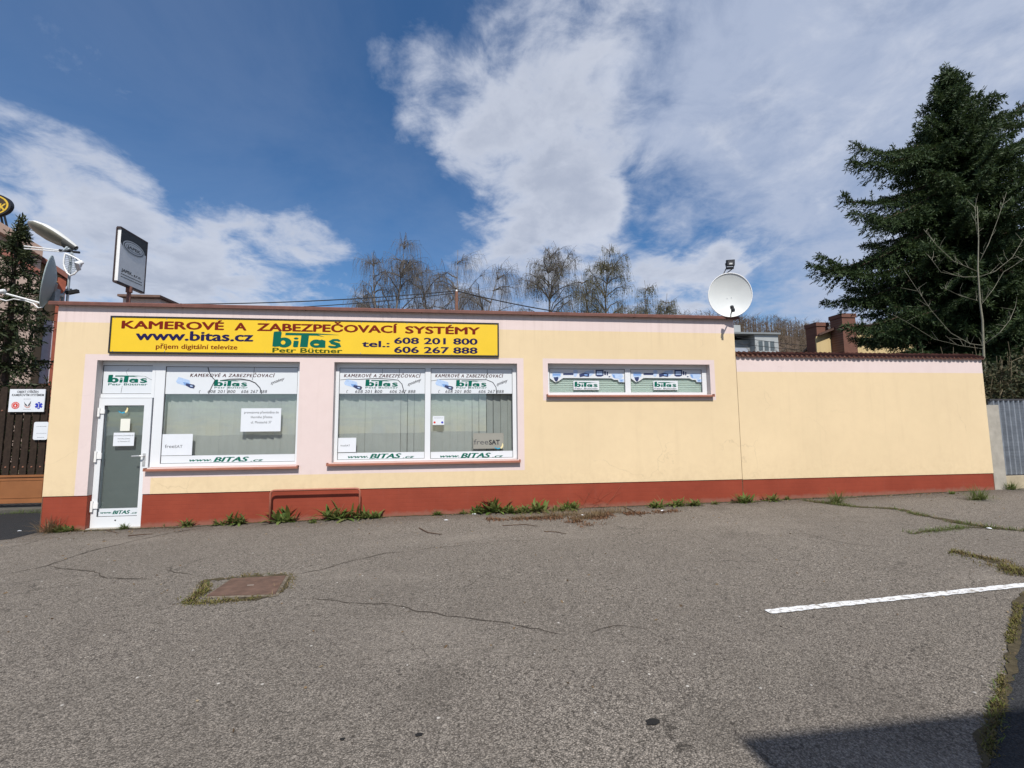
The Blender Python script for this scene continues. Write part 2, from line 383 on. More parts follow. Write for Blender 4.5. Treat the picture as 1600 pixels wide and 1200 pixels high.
BLIND_G = simple('blind_green', (.58, .69, .63), .7, .04, 4, .2)
DOORP = simple('door_screen_fabric', (.120, .152, .150), .8, .06, 3, .2)
DARK = simple('dark_interior', (.12, .115, .105), .9)
YELSIGN = simple('yellow_sign_sheet', (.77, .51, .020), .5, .03, 2.5, .4)
BLACK = simple('black_plastic', (.018, .018, .02), .45, .2, 8, .4)
INK_RED = simple('dark_red_print', (.17, .014, .006), .6, .05, 4, .12)
INK_NAVY = simple('navy_print', (.014, .010, .065), .6, .05, 4, .12)
INK_GREEN = simple('green_print', (.002, .115, .080), .6, .05, 4, .12)
INK_OLIVE = simple('olive_print', (.055, .09, .008), .6, .05, 4, .12)
INK_MAROON = simple('maroon_print', (.06, .014, .016), .6, .05, 4, .12)
INK_GREY = simple('grey_print', (.07, .073, .08), .6, .05, 4)
INK_BLACK = simple('black_print', (.025, .025, .03), .5, .05, 4)
INK_BLUE = simple('blue_print', (.19, .33, .62), .5, .1, 30)
INK_PALE = simple('pale_blue_print', (.42, .55, .76), .5, .1, 30)
INK_DKBL = simple('dark_blue_print', (.035, .05, .13), .5, .25, 60)
INK_RED2 = simple('red_print', (.62, .05, .03), .5, .05, 4)
INK_STAR = simple('star_blue_print', (.03, .045, .42), .5, .05, 4)
INK_SWIRL = simple('turquoise_print', (.04, .36, .55), .5, .1, 4)
INK_CREAM = simple('cream_print', (.75, .66, .36), .5, .05, 4)
FILM_BROWN = simple('tinted_film', (.29, .285, .25), .5, .05, 4)
RUST = simple('rust_brown_paint', (.30, .115, .07), .5, .2, 25, .4)
GALV = simple('galvanised_steel', (.36, .40, .42), .45, .15, 14, .5, .35)
DISHW = simple('dish_paint', (.62, .64, .63), .45, .05, 3, .4)
DISHG = simple('grey_dish_paint', (.32, .38, .38), .5, .08, 3, .4)
WHITEP = simple('white_paint', (.78, .78, .77), .4, .05, 9, .4)
LAMPG = simple('lamp_glass_dirty', (.20, .19, .15), .3, .15, 8, .5)
CONC = simple('concrete', (.36, .335, .29), .9, .18, 5, .2, bump=.3, bscale=70)

# ------------------------------------------------------------------ text
def text_mesh(body, bold=0.0, shear=0.0, res=3, spacing=1.0):
    c = bpy.data.curves.new('lettering', 'FONT'); c.body = body; c.resolution_u = res; c.offset = bold; c.shear = shear; c.space_character = spacing
    o = bpy.data.objects.new('lettering', c); COL.objects.link(o)
    dg = bpy.context.evaluated_depsgraph_get(); me = bpy.data.meshes.new_from_object(o.evaluated_get(dg))
    bpy.data.objects.remove(o); bpy.data.curves.remove(c)
    return me
CAPH = None
def fit_text(parent, body, x0, x1, zb, cap, Y, mat, bold=0.0, shear=0.0, name='lettering', tilt=0.0, axes=None, spacing=1.0, res=3, fat=0.0):
    """text on a vertical plane facing -Y, fitted between x0 and x1 with baseline zb and capital height cap"""
    global CAPH
    if CAPH is None:
        h = text_mesh('H'); CAPH = max(v.co.y for v in h.vertices); bpy.data.meshes.remove(h)
    me = text_mesh(body, bold, shear, res, spacing)
    xs = [v.co.x for v in me.vertices]; a, b = min(xs), max(xs); sx = (x1-x0)/(b-a); sz = cap/CAPH
    if fat:                                   # heavier strokes: the letter shapes repeated a hair apart, each a fraction of a millimetre behind
        bmm = bmesh.new()
        for k, (du, dv) in enumerate(((0, 0), (-1, 0), (1, 0), (0, .6), (0, -.6), (.7, .5), (-.7, -.5))):
            n0 = len(bmm.verts); bmm.from_mesh(me); bmm.verts.ensure_lookup_table()
            for v in bmm.verts[n0:]: v.co.x += du*fat*(sz/sx)**.5; v.co.y += dv*fat; v.co.z = k*.00022
        bmm.to_mesh(me); bmm.free()
    for v in me.vertices:
        u, w, lay = (v.co.x-a)*sx, v.co.y*sz, v.co.z
        if axes is None: v.co = (x0+u, Y+lay, zb+w+tilt*u)
        else:
            o, au, aw = axes; p = o+au*(x0+u)+aw*(zb+w+tilt*u); v.co = p
    me.materials.clear(); me.materials.append(mat); me.update()
    o = obj(name, me, parent); o['kind'] = 'stuff'; return o
def word(parent, body, p0, p1, cap_px, Y, mat, name='lettering', **k):
    """text whose baseline runs from pixel p0 to p1 on the plane y = Y (p0, p1 read off the photograph)"""
    a, b = at(*p0, Y), at(*p1, Y)
    cap = at(p0[0], p0[1]-cap_px, Y)[2]-a[2]
    return fit_text(parent, body, a[0], b[0], (a[2]+b[2])/2, cap, Y, mat, name=name, **k)

def bitas_logo(parent, x0, x1, z0, z1, Y, mat, name='logo'):
    """fat lower-case logotype: b i T a s with a tapering bar running off the T"""
    W, H = x1-x0, z1-z0; mb = MB()
    def P(u, v, k=0): return (x0+u*W, Y-k*.0006, z0+v*H)
    def ring(cu, cv, ru, rv, hu, hv, hru, hrv, n=18):
        vs, fs = [], []
        for i in range(n):
            a = 2*math.pi*i/n; vs.append(P(cu+ru*math.cos(a), cv+rv*math.sin(a)))
            vs.append(P(hu+hru*math.cos(a), hv+hrv*math.sin(a)))
        for i in range(n):
            a, b = 2*i, 2*((i+1) % n); fs.append((a, b, b+1, a+1))
        mb.add(vs, fs)
    def poly(pts, k=0): mb.poly([P(u, v, k) for u, v in pts])
    poly([(.0, .06), (.03, .02), (.10, .05), (.115, .55), (.125, .92), (.11, 1), (.02, .98), (.01, .9)], 1)          # b stem
    ring(.165, .30, .105, .32, .15, .30, .032, .13)
    poly([(.29, .06), (.31, .0), (.36, .02), (.372, .38), (.36, .42), (.30, .42)])
    ring(.333, .56, .035, .07, .333, .56, .001, .002, 10)
    poly([(.39, .03), (.50, .02), (.51, .70), (.60, .72), (.74, .66), (.62, .80), (.98, .80), (.62, .90), (.18, .91), (.175, .76), (.40, .74)][:0] or [(.39, .03), (.50, .02), (.515, .76), (.405, .76)], 1)
    poly([(.175, .76), (.62, .76), (.74, .69), (.64, .82), (.97, .82), (.62, .91), (.18, .915)])
    ring(.625, .25, .095, .27, .625, .20, .038, .055)
    poly([(.67, .0), (.755, .0), (.755, .44), (.70, .52), (.66, .45)], 1)
    # s as a swept band
    pts = [(.965, .42), (.93, .50), (.87, .49), (.835, .41), (.86, .31), (.94, .22), (.955, .12), (.90, .04), (.84, .05), (.80, .10)]
    wd = [.05, .07, .075, .09, .095, .095, .09, .08, .075, .05]
    vs = []
    for i, (u, v) in enumerate(pts):
        a, b = pts[max(i-1, 0)], pts[min(i+1, len(pts)-1)]; t = np.array([(b[0]-a[0])*2.6, b[1]-a[1]]); t /= np.linalg.norm(t); nrm = np.array([-t[1]/2.6, t[0]])
        vs += [P(u+nrm[0]*wd[i], v+nrm[1]*wd[i]), P(u-nrm[0]*wd[i], v-nrm[1]*wd[i])]
    mb.add(vs, [(2*i, 2*i+1, 2*i+3, 2*i+2) for i in range(len(pts)-1)])
    return mb.build(name, mat, parent)

# ------------------------------------------------------------------ ground
def ground():
    xs = np.unique(np.concatenate([np.linspace(-14, 16, 61), np.linspace(-500, -14, 15), np.linspace(16, 600, 16)]))
    ys = np.unique(np.concatenate([np.linspace(-14, 8, 23), np.linspace(-120, -14, 9), np.linspace(8, 900, 20)]))
    v = np.array([[(x, y, gz(x, y)) for x in xs] for y in ys]).reshape(-1, 3); nx = len(xs)
    i = np.array([[r*nx+c for c in range(nx-1)] for r in range(len(ys)-1)]).ravel()
    f = np.stack([i, i+1, i+1+nx, i+nx], 1)
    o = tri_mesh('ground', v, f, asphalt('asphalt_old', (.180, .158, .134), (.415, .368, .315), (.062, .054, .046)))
    tag(o, kind='structure')
    dk = asphalt('asphalt_new', (.040, .043, .048), (.072, .074, .078), (.022, .023, .026), .5)
    # fresh black driveway left of the building, up to the gate
    mb = MB(); pts = [(-6.56, -.42), (-6.56, 2.05), (-14, 2.05), (-14, -1.6), (-9, -1.15), (-7.4, -.74)]
    # split in strips so that it follows the slope
    mb.poly([(x, y, gz(x)+.004) for x, y in pts][::-1]); tag(mb.build('driveway', dk), kind='structure')
    # darker road beyond the mossy joint on the right
    e = [gnd(*p) for p in ((1650, 905), (1603, 935), (1585, 1000), (1569, 1080), (1553, 1160), (1543, 1230))]
    e.append((e[-1][0]-.9, -9.5))
    mb = MB(); mb.poly([(x, y, gz(x)+.004) for x, y in e[::-1]]+[(15.5, e[0][1]+.3, gz(15.5)+.004), (15.5, -9.5, gz(15.5)+.004)][::1])
    mb.f = [f[::-1] for f in mb.f]
    tag(mb.build('road', dk), kind='structure')
ground()

def strip(name, pts, w, mat, lift=.006, jitter=.35, kind='structure', seg=.06):
    """narrow ragged strip lying on the ground along a polyline of ground points"""
    P = [np.array(p) for p in pts]; q = []
    for a, b in zip(P, P[1:]):
        n = max(1, int(np.linalg.norm(b-a)/seg)); q += [a+(b-a)*i/n for i in range(n)]
    q.append(P[-1]); q = np.array(q); n = len(q)
    d = np.gradient(q, axis=0); d /= np.linalg.norm(d, axis=1)[:, None]+1e-9; nr = np.stack([-d[:, 1], d[:, 0]], 1)
    walk = np.cumsum(rng.normal(0, .012, n)); walk -= np.linspace(walk[0], walk[-1], n)
    q = q+nr*walk[:, None]*jitter*2
    tap = np.clip(np.minimum(np.arange(n), np.arange(n)[::-1])/4, .15, 1)
    mb = MB(); vs = []
    for i in range(n):
        ww = w*tap[i]*(.35+rng.random()*1.3)/2
        for sgn in (1, -1):
            p = q[i]+nr[i]*ww*sgn; vs.append((p[0], p[1], gz(p[0])+lift))
    mb.add(vs, [(2*i, 2*i+2, 2*i+3, 2*i+1) for i in range(n-1)])
    mb.f = [f[::-1] for f in mb.f]
    return tag(mb.build(name, mat), kind=kind)
CRACK = simple('crack_dirt', (.062, .052, .042), .95, .3, 30)
SOIL = simple('soil_dirt', (.070, .058, .036), .95, .35, 22, .1, bump=.6, bscale=90)
for pl, w in [([(0, 900), (75, 884), (145, 862), (205, 846), (262, 833), (330, 823)], .018), ([(75, 884), (140, 895), (180, 903), (240, 905)], .022), ([(145, 846), (190, 842), (240, 836)], .018),
              ([(255, 889), (300, 898), (325, 903)], .012), ([(450, 898), (500, 890), (545, 878), (590, 868), (640, 862)], .014), ([(470, 936), (560, 946), (650, 951), (725, 963), (790, 975), (880, 994), (905, 992)], .012),
              ([(0, 858), (40, 850), (80, 838)], .014), ([(905, 992), (960, 980), (1010, 986), (1040, 1000)], .010), ([(640, 862), (760, 848), (900, 840)], .008), ([(1240, 830), (1330, 850), (1420, 858)], .008)]:
    strip('pavement_crack', [gnd(*p) for p in pl], w*.8, CRACK, .004, .6)
# tar blobs
for px, py, r in ((1020, 1129, .035), (655, 1149, .018), (535, 1156, .012)):
    x, y = gnd(px, py); mb = MB(); n = 14
    mb.poly([(x+r*(1+.25*random.uniform(-1, 1))*math.cos(2*math.pi*k/n)*1.15, y+r*.8*(1+.2*random.uniform(-1, 1))*math.sin(2*math.pi*k/n), gz(x)+.005) for k in range(n)])
    tag(mb.build('tar_spot', simple('tar', (.012, .012, .012), .6)), kind='structure')
# white parking line
def road_line():
    t = MT('road_paint', .75, .3)
    f = t.noise(26, 6, .7); t.color(t.mix(t.ramp(f, [(.40, 0), (.50, 1)]), (.30, .275, .24), (.70, .71, .72))); t.bump(t.vor(105).outputs['Distance'], .4, .004)
    a, b = np.array(gnd(1199, 957)), np.array(gnd(1620, 913)); d = (b-a)/np.linalg.norm(b-a); n = np.array([-d[1], d[0]]); m = 60; vs = []
    for i in range(m+1):
        p = a+(b-a)*i/m
        for s_ in (1, -1):
            q = p+n*s_*(.040+random.uniform(-.006, .006)); vs.append((q[0], q[1], gz(q[0])+.0075))
    mb = MB().add(vs, [(2*i+1, 2*i+3, 2*i+2, 2*i) for i in range(m)])
    tag(mb.build('road_marking', t.m), kind='structure')
road_line()

# ------------------------------------------------------------------ the shop
BX0, BX1, ZT, ZP = -6.54, 5.41, 3.585, .475
OP_Y = .17
openings = [(-5.90, -5.09, -.3, 2.67), (-5.09, -2.715, .89, 2.67), (-2.14, 1.09, .92, 2.67), (1.665, 4.86, 2.095, 2.68)]
pinks = [(-6.085, -5.90, -1, 2.77), (-6.085, 1.21, 2.67, 2.77), (-5.09, -4.975, -1, .89), (-5.09, 1.21, .735, .93), (-2.715, -2.14, .735, 2.67), (1.09, 1.21, .735, 2.77),
         (1.57, 4.96, 1.99, 2.77), (BX0, BX1, 3.30, 4)]
shop = thing('shop_building', 'single storey yellow and pink rendered shop with a red plinth', 'shop', (0, 3.5, 0))
def grid_wall(x0, x1, z0, z1, cuts_x, cuts_z, Y, holes, colour, mb):
    xs = sorted({x0, x1, *[c for c in cuts_x if x0 < c < x1]}); zs = sorted({z0, z1, *[c for c in cuts_z if z0 < c < z1]})
    for a, b in zip(xs, xs[1:]):
        for c, d in zip(zs, zs[1:]):
            mx, mz = (a+b)/2, (c+d)/2
            if any(h[0] < mx < h[1] and h[2] < mz < h[3] for h in holes): continue
            mb.quad((a, Y, c), (b, Y, c), (b, Y, d), (a, Y, d), colour(mx, mz))
cx = [c for h in openings+pinks for c in h[:2]]; cz = [c for h in openings+pinks for c in h[2:]]
mb = MB()
col = lambda x, z: 1 if any(p[0] < x < p[1] and p[2] < z < p[3] for p in pinks) else 0
grid_wall(BX0, BX1, ZP, ZT, cx, cz, 0, openings, col, mb)
for k, (x0, x1, z0, z1) in enumerate(openings):
    zb = max(z0, ZP)
    if k != 1: mb.quad((x0, 0, zb), (x0, 0, z1), (x0, OP_Y+.1, z1), (x0, OP_Y+.1, zb), 2)
    if k != 0: mb.quad((x1, 0, zb), (x1, OP_Y+.1, zb), (x1, OP_Y+.1, z1), (x1, 0, z1), 2)
    else: mb.quad((x1, 0, zb), (x1, OP_Y+.1, zb), (x1, OP_Y+.1, .89), (x1, 0, .89), 2)
    mb.quad((x0, 0, z1), (x1, 0, z1), (x1, OP_Y+.1, z1), (x0, OP_Y+.1, z1), 2)
    if k != 0: mb.quad((x0, 0, z0), (x0, OP_Y+.1, z0), (x1, OP_Y+.1, z0), (x1, 0, z0), 2)
D = 7.0
for xa, xb in ((BX0, -5.90), (-5.09, BX1)): mb.quad((xa, 0, ZP), (xb, 0, ZP), (xb, .2, ZP), (xa, .2, ZP), 0)
for xx in (BX0, BX1):
    mb.quad((xx, 0, -.4), (xx, 0, ZT), (xx, D, ZT), (xx, D, -.4), 0)
mb.quad((BX0, D, -.4), (BX0, D, ZT), (BX1, D, ZT), (BX1, D, -.4), 0)
# inner lining so that the rooms are closed
mb.quad((BX0+.3, 4, -.3), (BX1-.3, 4, -.3), (BX1-.3, 4, 3.2), (BX0+.3, 4, 3.2), 3)
mb.build('wall', [YEL, PINK, REVEAL, DARK], shop)
mb = MB().box(BX0+.02, BX1-.02, .26, 3.98, -.2, -.02, 0); mb.build('floor_slab', DARK, shop)
mb = MB()
PY = .012
cxp = [-5.90, -5.09]
grid_wall(BX0+.004, BX1, -.5, ZP-.004, cxp, [], PY, [(-5.90, -5.09, -1, 1)], lambda x, z: 0, mb)
mb.quad((-5.90, PY, -.5), (-5.90, PY, ZP-.004), (-5.90, OP_Y+.1, ZP-.004), (-5.90, OP_Y+.1, -.5)); mb.quad((-5.09, PY, -.5), (-5.09, OP_Y+.1, -.5), (-5.09, OP_Y+.1, ZP-.004), (-5.09, PY, ZP-.004))
mb.build('plinth', PLINTH, shop)
mb = MB().box(BX0+.02, BX1-.02, .3, D-.02, 3.36, 3.44); mb.build('roof_slab', simple('roof_felt', (.10, .10, .10), .9), shop)
# coping: folded sheet with a drip edge, seams every 2 m
mb = MB(); c0, c1 = BX0-.10, BX1+.085
prof = [(-.075, ZT-.012), (-.075, ZT+.035), (-.06, ZT+.05), (.30, ZT+.075), (.30, ZT+.02), (-.045, ZT-.0), (-.055, ZT-.012)]
vs = [(x, y, z) for x in (c0, c1) for y, z in prof]; n = len(prof)
mb.add(vs, [(i, i+1, n+i+1, n+i) for i in range(n-1)]+[(n-1, 0, n, 2*n-1), tuple(range(n)), tuple(range(2*n-1, n-1, -1))])
for k in range(1, 6):
    x = c0+k*2.0; mb.box(x-.008, x+.008, -.0775, .3, ZT-.012, ZT+.053)
mb.build('coping', COPE, shop)
mb = MB()
for xx in (c0, c1-.3): mb.box(xx+.02, xx+.28, .3, D, ZT, ZT+.05)
mb.box(c0, c1, D-.3, D+.08, ZT, ZT+.051); mb.build('rear_coping', COPE, shop)

def frame_part(name, x0, x1, z0, z1, holes, y0, y1, parent, mat=PVC, bev=.006):
    """flat frame with pane openings and real reveals, front edges chamfered round each opening"""
    mb = MB(); cxx = [c for h in holes for c in h[:2]]; czz = [c for h in holes for c in h[2:]]
    grid_wall(x0, x1, z0, z1, cxx, czz, y0, [h for h in holes], lambda a, b: 0, mb)
    for (a, b, c, d) in holes:
        mb.quad((a, y0, c), (a, y0, d), (a, y1, d), (a, y1, c)); mb.quad((b, y0, c), (b, y1, c), (b, y1, d), (b, y0, d))
        mb.quad((a, y0, d), (b, y0, d), (b, y1, d), (a, y1, d)); mb.quad((a, y0, c), (a, y1, c), (b, y1, c), (b, y0, c))
        # dark rubber seal line
        g = .006
        for (p, q, r, s_) in ((a, b, d-g, d), (a, b, c, c+g), (a, a+g, c+g, d-g), (b-g, b, c+g, d-g)): mb.box(p, q, y0+.012, y0+.02, r, s_, 1)
    mb.quad((x0, y0, z0), (x0, y0, z1), (x0, y1, z1), (x0, y1, z0)); mb.quad((x1, y0, z0), (x1, y1, z0), (x1, y1, z1), (x1, y0, z1))
    mb.quad((x0, y0, z1), (x1, y0, z1), (x1, y1, z1), (x0, y1, z1)); mb.quad((x0, y0, z0), (x0, y1, z0), (x1, y1, z0), (x1, y0, z0))
    return mb.build(name, [mat, GREYSEAL], parent)
FY = .12; GY = .142
def pane(r, parent, y=GY, mat=None):
    x0, x1, z0, z1 = r; mb = MB().box(x0-.01, x1+.01, y, y+.006, z0-.01, z1+.01)
    return mb.build('pane', mat or GLASS, parent)
def prect(tl, tr, bl, br, Y=FY+.01):
    a, b, c, d = (at(*p, Y) for p in (tl, tr, bl, br)); return ((a[0]+c[0])/2, (b[0]+d[0])/2, (c[2]+d[2])/2, (a[2]+b[2])/2)
def sill(x0, x1, z, parent, proj=.07):
    mb = MB(); pr = [(OP_Y-.04, z+.012), (-proj, z-.012), (-proj, z-.04), (-proj+.012, z-.04), (-proj+.012, z-.022), (OP_Y-.04, z-.01)]
    n = len(pr); vs = [(x, y, zz) for x in (x0, x1) for y, zz in pr]
    mb.add(vs, [(i, i+1, n+i+1, n+i) for i in range(n-1)]+[(n-1, 0, n, 2*n-1), tuple(range(n)), tuple(range(2*n-1, n-1, -1))])
    for x in (x0, x1-.02): mb.box(x, x+.02, -proj+.001, -.002, z-.035, z+.012)
    return mb.build('sill', SILLM, parent)

# shop window beside the door
W1 = prect((259.2, 572.2), (465.8, 574.1), (250.6, 723.5), (461.1, 722.1))
win = obj('window', None, shop); tag(win, 'single pane shop window beside the door')
frame_part('frame', -5.078, -2.713, .892, 2.668, [W1], FY, FY+.07, win); pane(W1, win); sill(-5.06, -2.67, .885, win)
# middle shop window: two panes
W2a = prect((530.5, 574.6), (664, 575.5), (527, 718), (664, 717)); W2b = prect((672.7, 575.5), (800, 576.4), (672.7, 717), (802, 714.5))
win2 = obj('window', None, shop); tag(win2, 'double pane shop window in the middle')
frame_part('frame', -2.138, 1.088, .922, 2.668, [W2a, W2b], FY, FY+.07, win2); pane(W2a, win2); pane(W2b, win2); sill(-2.21, 1.13, .915, win2)
# small high window
W3a = prect((858.5, 575.5), (976.5, 577), (858, 613), (976.5, 613.3)); W3b = prect((985, 577), (1096, 577.6), (985, 613.3), (1097.5, 613))
win3 = obj('window', None, shop); tag(win3, 'low wide window high on the wall')
frame_part('frame', 1.667, 4.858, 2.097, 2.678, [W3a, W3b], FY, FY+.07, win3); pane(W3a, win3); pane(W3b, win3); sill(1.63, 4.90, 2.09, win3)

# door with transom light
def door():
    dr = obj('door', None, shop)
    T = prect((161, 570.5), (242.5, 571.2), (158.8, 615), (240, 615.8)); G = prect((165.8, 633.2), (227.5, 633.8), (152.5, 807), (215.6, 806))
    x0, x1 = -5.898, -5.080
    frame_part('frame', x0, x1, 2.055, 2.668, [(T[0], T[1]-.0, T[2], T[3])] if T[1] < x1-.02 else [(T[0], x1-.05, T[2], T[3])], FY, FY+.07, dr)
    pane(T, dr)
    lf = frame_part('leaf', x0+.002, x1-.014, -.055, 2.047, [(G[0], G[1], G[2], G[3])], FY-.02, FY+.06, dr); pane(G, dr, GY-.008)
    for zt, zb_, xl in ((640, 651, 151), (708, 722, 146), (786, 800, 140)):
        z0, z1 = Z(xl, zb_, FY-.03), Z(xl, zt, FY-.03)
        mb = MB().box(x0-.0+.004, x0+.105, FY-.036, FY-.02, z0+.05, z1).box(x0+.006, x0+.040, FY-.05, FY-.036, z0, z1+.03); mb.build('hinge', WHITEP, dr)
    zc = Z(226, 712, FY-.03); xr = x1-.075
    mb = MB().box(xr-.022, xr+.022, FY-.028, FY-.02, zc-.17, zc+.04); mb.tube([(xr, FY-.03, zc), (xr, FY-.075, zc), (xr-.03, FY-.085, zc), (xr-.15, FY-.085, zc-.004)], .011, 8)
    mb.box(xr-.012, xr+.012, FY-.032, FY-.028, zc-.15, zc-.09); mb.build('handle', simple('brushed_aluminium', (.62, .62, .62), .35, .05, 5, .5, .6), dr)
    MB().box(x0-.0, x1+.0, .02, FY+.06, -.40, -.056).build('threshold', CONC, dr)
    mb = MB(); c = (X(180, 813, FY-.02), FY-.0225, Z(180, 813, FY-.02)); mb.lathe([(.0, -.002), (.010, 0), (.014, .003)], c, (0, 1, 0), 12); mb.build('bolt_cap', BLACK, dr)
    return T, G
T, G = door()
rel(shop)

# screens and blinds behind the glass
def sheet(name, r, y, mat, parent=None, th=.0015):
    x0, x1, z0, z1 = r; return MB().box(x0, x1, y, y+th, z0, z1).build(name, mat, parent)
o = sheet('door_screen', (G[0]-.03, G[1]+.03, G[2]-.05, G[3]+.03), GY+.045, DOORP); tag(o, 'grey green fabric screen behind the glass of the white door', 'screen')
def vblind(r, label, n, gaps, y=GY+.088):
    x0, x1, z0, z1 = r
    t = thing('vertical_blind', label, 'blind', ((x0+x1)/2, y, z0), 'vertical blinds behind the shop windows')
    MB().box(x0-.05, x1+.05, y-.02, y+.03, z1-.02, z1+.03).build('head_rail', PVC, t)
    w = (x1-x0+.1)/n
    for i in range(n):
        xc = x0-.05+w*(i+.5); ang = rad(random.uniform(2, 15)) if i not in gaps else rad(14); hw = w*(.505 if i not in gaps else .455); yo = random.uniform(-.008, .008)
        a = np.array([math.cos(ang), math.sin(ang), 0]); mb = MB()
        vs = []
        for k in range(5):
            s_ = -1+k*.5; p = np.array([xc, y+yo, 0])+a*hw*s_+np.array([-a[1], a[0], 0])*(.008*(1-s_*s_))
            vs += [(p[0], p[1], z0+.03+random.uniform(-.004, .004)), (p[0], p[1], z1-.02)]
        mb.add(vs, [(2*k, 2*k+2, 2*k+3, 2*k+1) for k in range(4)]); mb.build('slat', BLIND, t, smooth=True)
    rel(t)
vblind((W1[0], W1[1], W1[2]+.02, W1[3]-.36), 'grey vertical blind behind the glass of the window beside the door', 20, (8, 16))
vblind((W2a[0], W2a[1], W2a[2]+.02, W2a[3]-.36), 'grey vertical blind behind the left pane of the middle window', 13, (3, 9, 10))
vblind((W2b[0], W2b[1], W2b[2]+.02, W2b[3]-.36), 'grey vertical blind behind the right pane of the middle window', 12, (6, 8))
for r, lab in ((W3a, 'pale green slatted blind behind the left pane of the high window'), (W3b, 'pale green slatted blind behind the right pane of the high window')):
    t = thing('slatted_blind', lab, 'blind', ((r[0]+r[1])/2, GY+.03, r[2]), 'green blinds in the high window'); mb = MB(); z = r[2]-.01
    while z < r[3]+.02:
        mb.add([(r[0]-.02, GY+.03, z), (r[1]+.02, GY+.03, z), (r[1]+.02, GY+.022, z+.017), (r[0]-.02, GY+.022, z+.017), (r[1]+.02, GY+.032, z+.0345), (r[0]-.02, GY+.032, z+.0345)], [(0, 1, 2, 3), (3, 2, 4, 5)]); z += .035
    o = mb.build('slat', BLIND_G, t); o['kind'] = 'stuff'; rel(t)

# ------------------------------------------------------------------ prints on the glass
PYL = GY-.002
def line_print(parent, pts, w, Y, mat, name='thin_line'):
    P = [np.array(at(*p, Y)) for p in pts]; vs = []
    for i, p in enumerate(P):
        d = P[min(i+1, len(P)-1)]-P[max(i-1, 0)]; d[1] = 0; d /= np.linalg.norm(d)+1e-9; n = np.array([-d[2], 0, d[0]]); ww = w[i] if isinstance(w, list) else w
        vs += [p+n*ww/2, p-n*ww/2]
    return MB().add(vs, [(2*i, 2*i+1, 2*i+3, 2*i+2) for i in range(len(P)-1)]).build(name, mat, parent)
def flat(mb, pts, Y, mi, k=0): mb.poly([(lambda q: (q[0], Y-k*.0005, q[2]))(at(px, py, Y)) for px, py in pts], mi)
PICM = [INK_PALE, INK_BLUE, INK_DKBL, FILM, INK_GREY]
def cam_picture(parent, ox, oy, s, Y):
    """printed picture of a box camera: pale housing, dark blue lens end"""
    mb = MB(); f = lambda pts, mi, k: flat(mb, [(ox+x*s, oy+y*s) for x, y in pts], Y, mi, k)
    f([(-2, 6), (2, -1), (19, 4), (21, 11), (17, 14), (0, 9)], 0, 1); f([(2.5, -.4), (18.5, 4.2), (19.5, 6), (1.5, 1.8)], 0, 2)
    f([(9, 7), (18, 8), (20, 11), (19, 14), (11, 11)], 1, 3); f([(14, 9), (26, 11), (28, 13), (26, 17), (20, 16), (13, 12)], 2, 4)
    f([(20, 12), (24, 12.6), (24.5, 14.5), (20.5, 14)], 0, 5); f([(25.5, 12), (27.5, 13), (26.4, 15.8), (25, 15)], 4, 6)
    return mb.build('camera_picture', PICM, parent)
def banner(tl, tr, bl, br, label, k_word, cam_o, logo, sub, sysw, tel0, tel1, tel2, strip_px, web, webx, thin_lines, cs=1.0):
    r = prect(tl, tr, bl, br, PYL); Y = PYL
    t = thing('window_banner', label, 'banner', ((r[0]+r[1])/2, Y, r[2]), 'printed banners on the shop windows')
    sheet('film', r, Y-.0015, FILM, t); Y -= .0022
    word(t, 'KAMEROVÉ A ZABEZPEČOVACÍ', k_word[0], k_word[1], 5.0, Y, INK_MAROON, fat=.034, shear=.22, spacing=1.2)
    cam_picture(t, *cam_o, cs, Y)
    a, b = at(*logo[0], Y), at(*logo[1], Y); bitas_logo(t, a[0], b[0], b[2], a[2], Y, INK_GREEN)
    word(t, 'Petr Büttner', sub[0], sub[1], 2.6, Y, INK_GREEN, bold=.015, name='lettering', spacing=1.1)
    word(t, 'systémy', sysw[0], (sysw[1][0], sysw[0][1]), 4.8, Y, INK_BLACK, shear=.3, tilt=.38, fat=.022)
    word(t, '608 201 800', tel1[0], tel1[1], 4.6, Y, INK_GREY, shear=.15, spacing=1.15, fat=.022); word(t, '606 267 888', tel2[0], tel2[1], 4.6, Y, INK_GREY, shear=.15, spacing=1.15, fat=.022)
    line_print(t, [(tel0[0]+2.5, tel0[1]-4.5), (tel0[0]+.5, tel0[1]-3.5), (tel0[0], tel0[1]-1.5), (tel0[0]+1, tel0[1])], .008, Y, INK_GREY, 'receiver_symbol')
    for pts, w in thin_lines: line_print(t, pts, w, Y-.0008, INK_BLACK, 'thin_line')  # thin dark curved lines laid over the film
    rel(t)
    r2 = prect(*strip_px, PYL)
    t2 = thing('window_strip', web[1], 'window strip', ((r2[0]+r2[1])/2, PYL, r2[2]), 'web address strips on the shop windows')
    sheet('film', r2, PYL-.0015, FILM, t2)
    web_address(t2, webx, PYL-.0022); rel(t2)
def web_address(t, webx, Y, h=5.0, mat=INK_GREEN):
    (xa, xb), yb = webx; L = xb-xa
    word(t, 'www.', (xa, yb), (xa+L*.30, yb), h*.85, Y, mat, shear=.30, fat=.055); word(t, 'BITAS', (xa+L*.33, yb+.5), (xa+L*.80, yb+.5), h*1.4, Y, mat, shear=.30, fat=.06); word(t, '.cz', (xa+L*.83, yb), (xb, yb), h*.85, Y, mat, shear=.30, fat=.055)
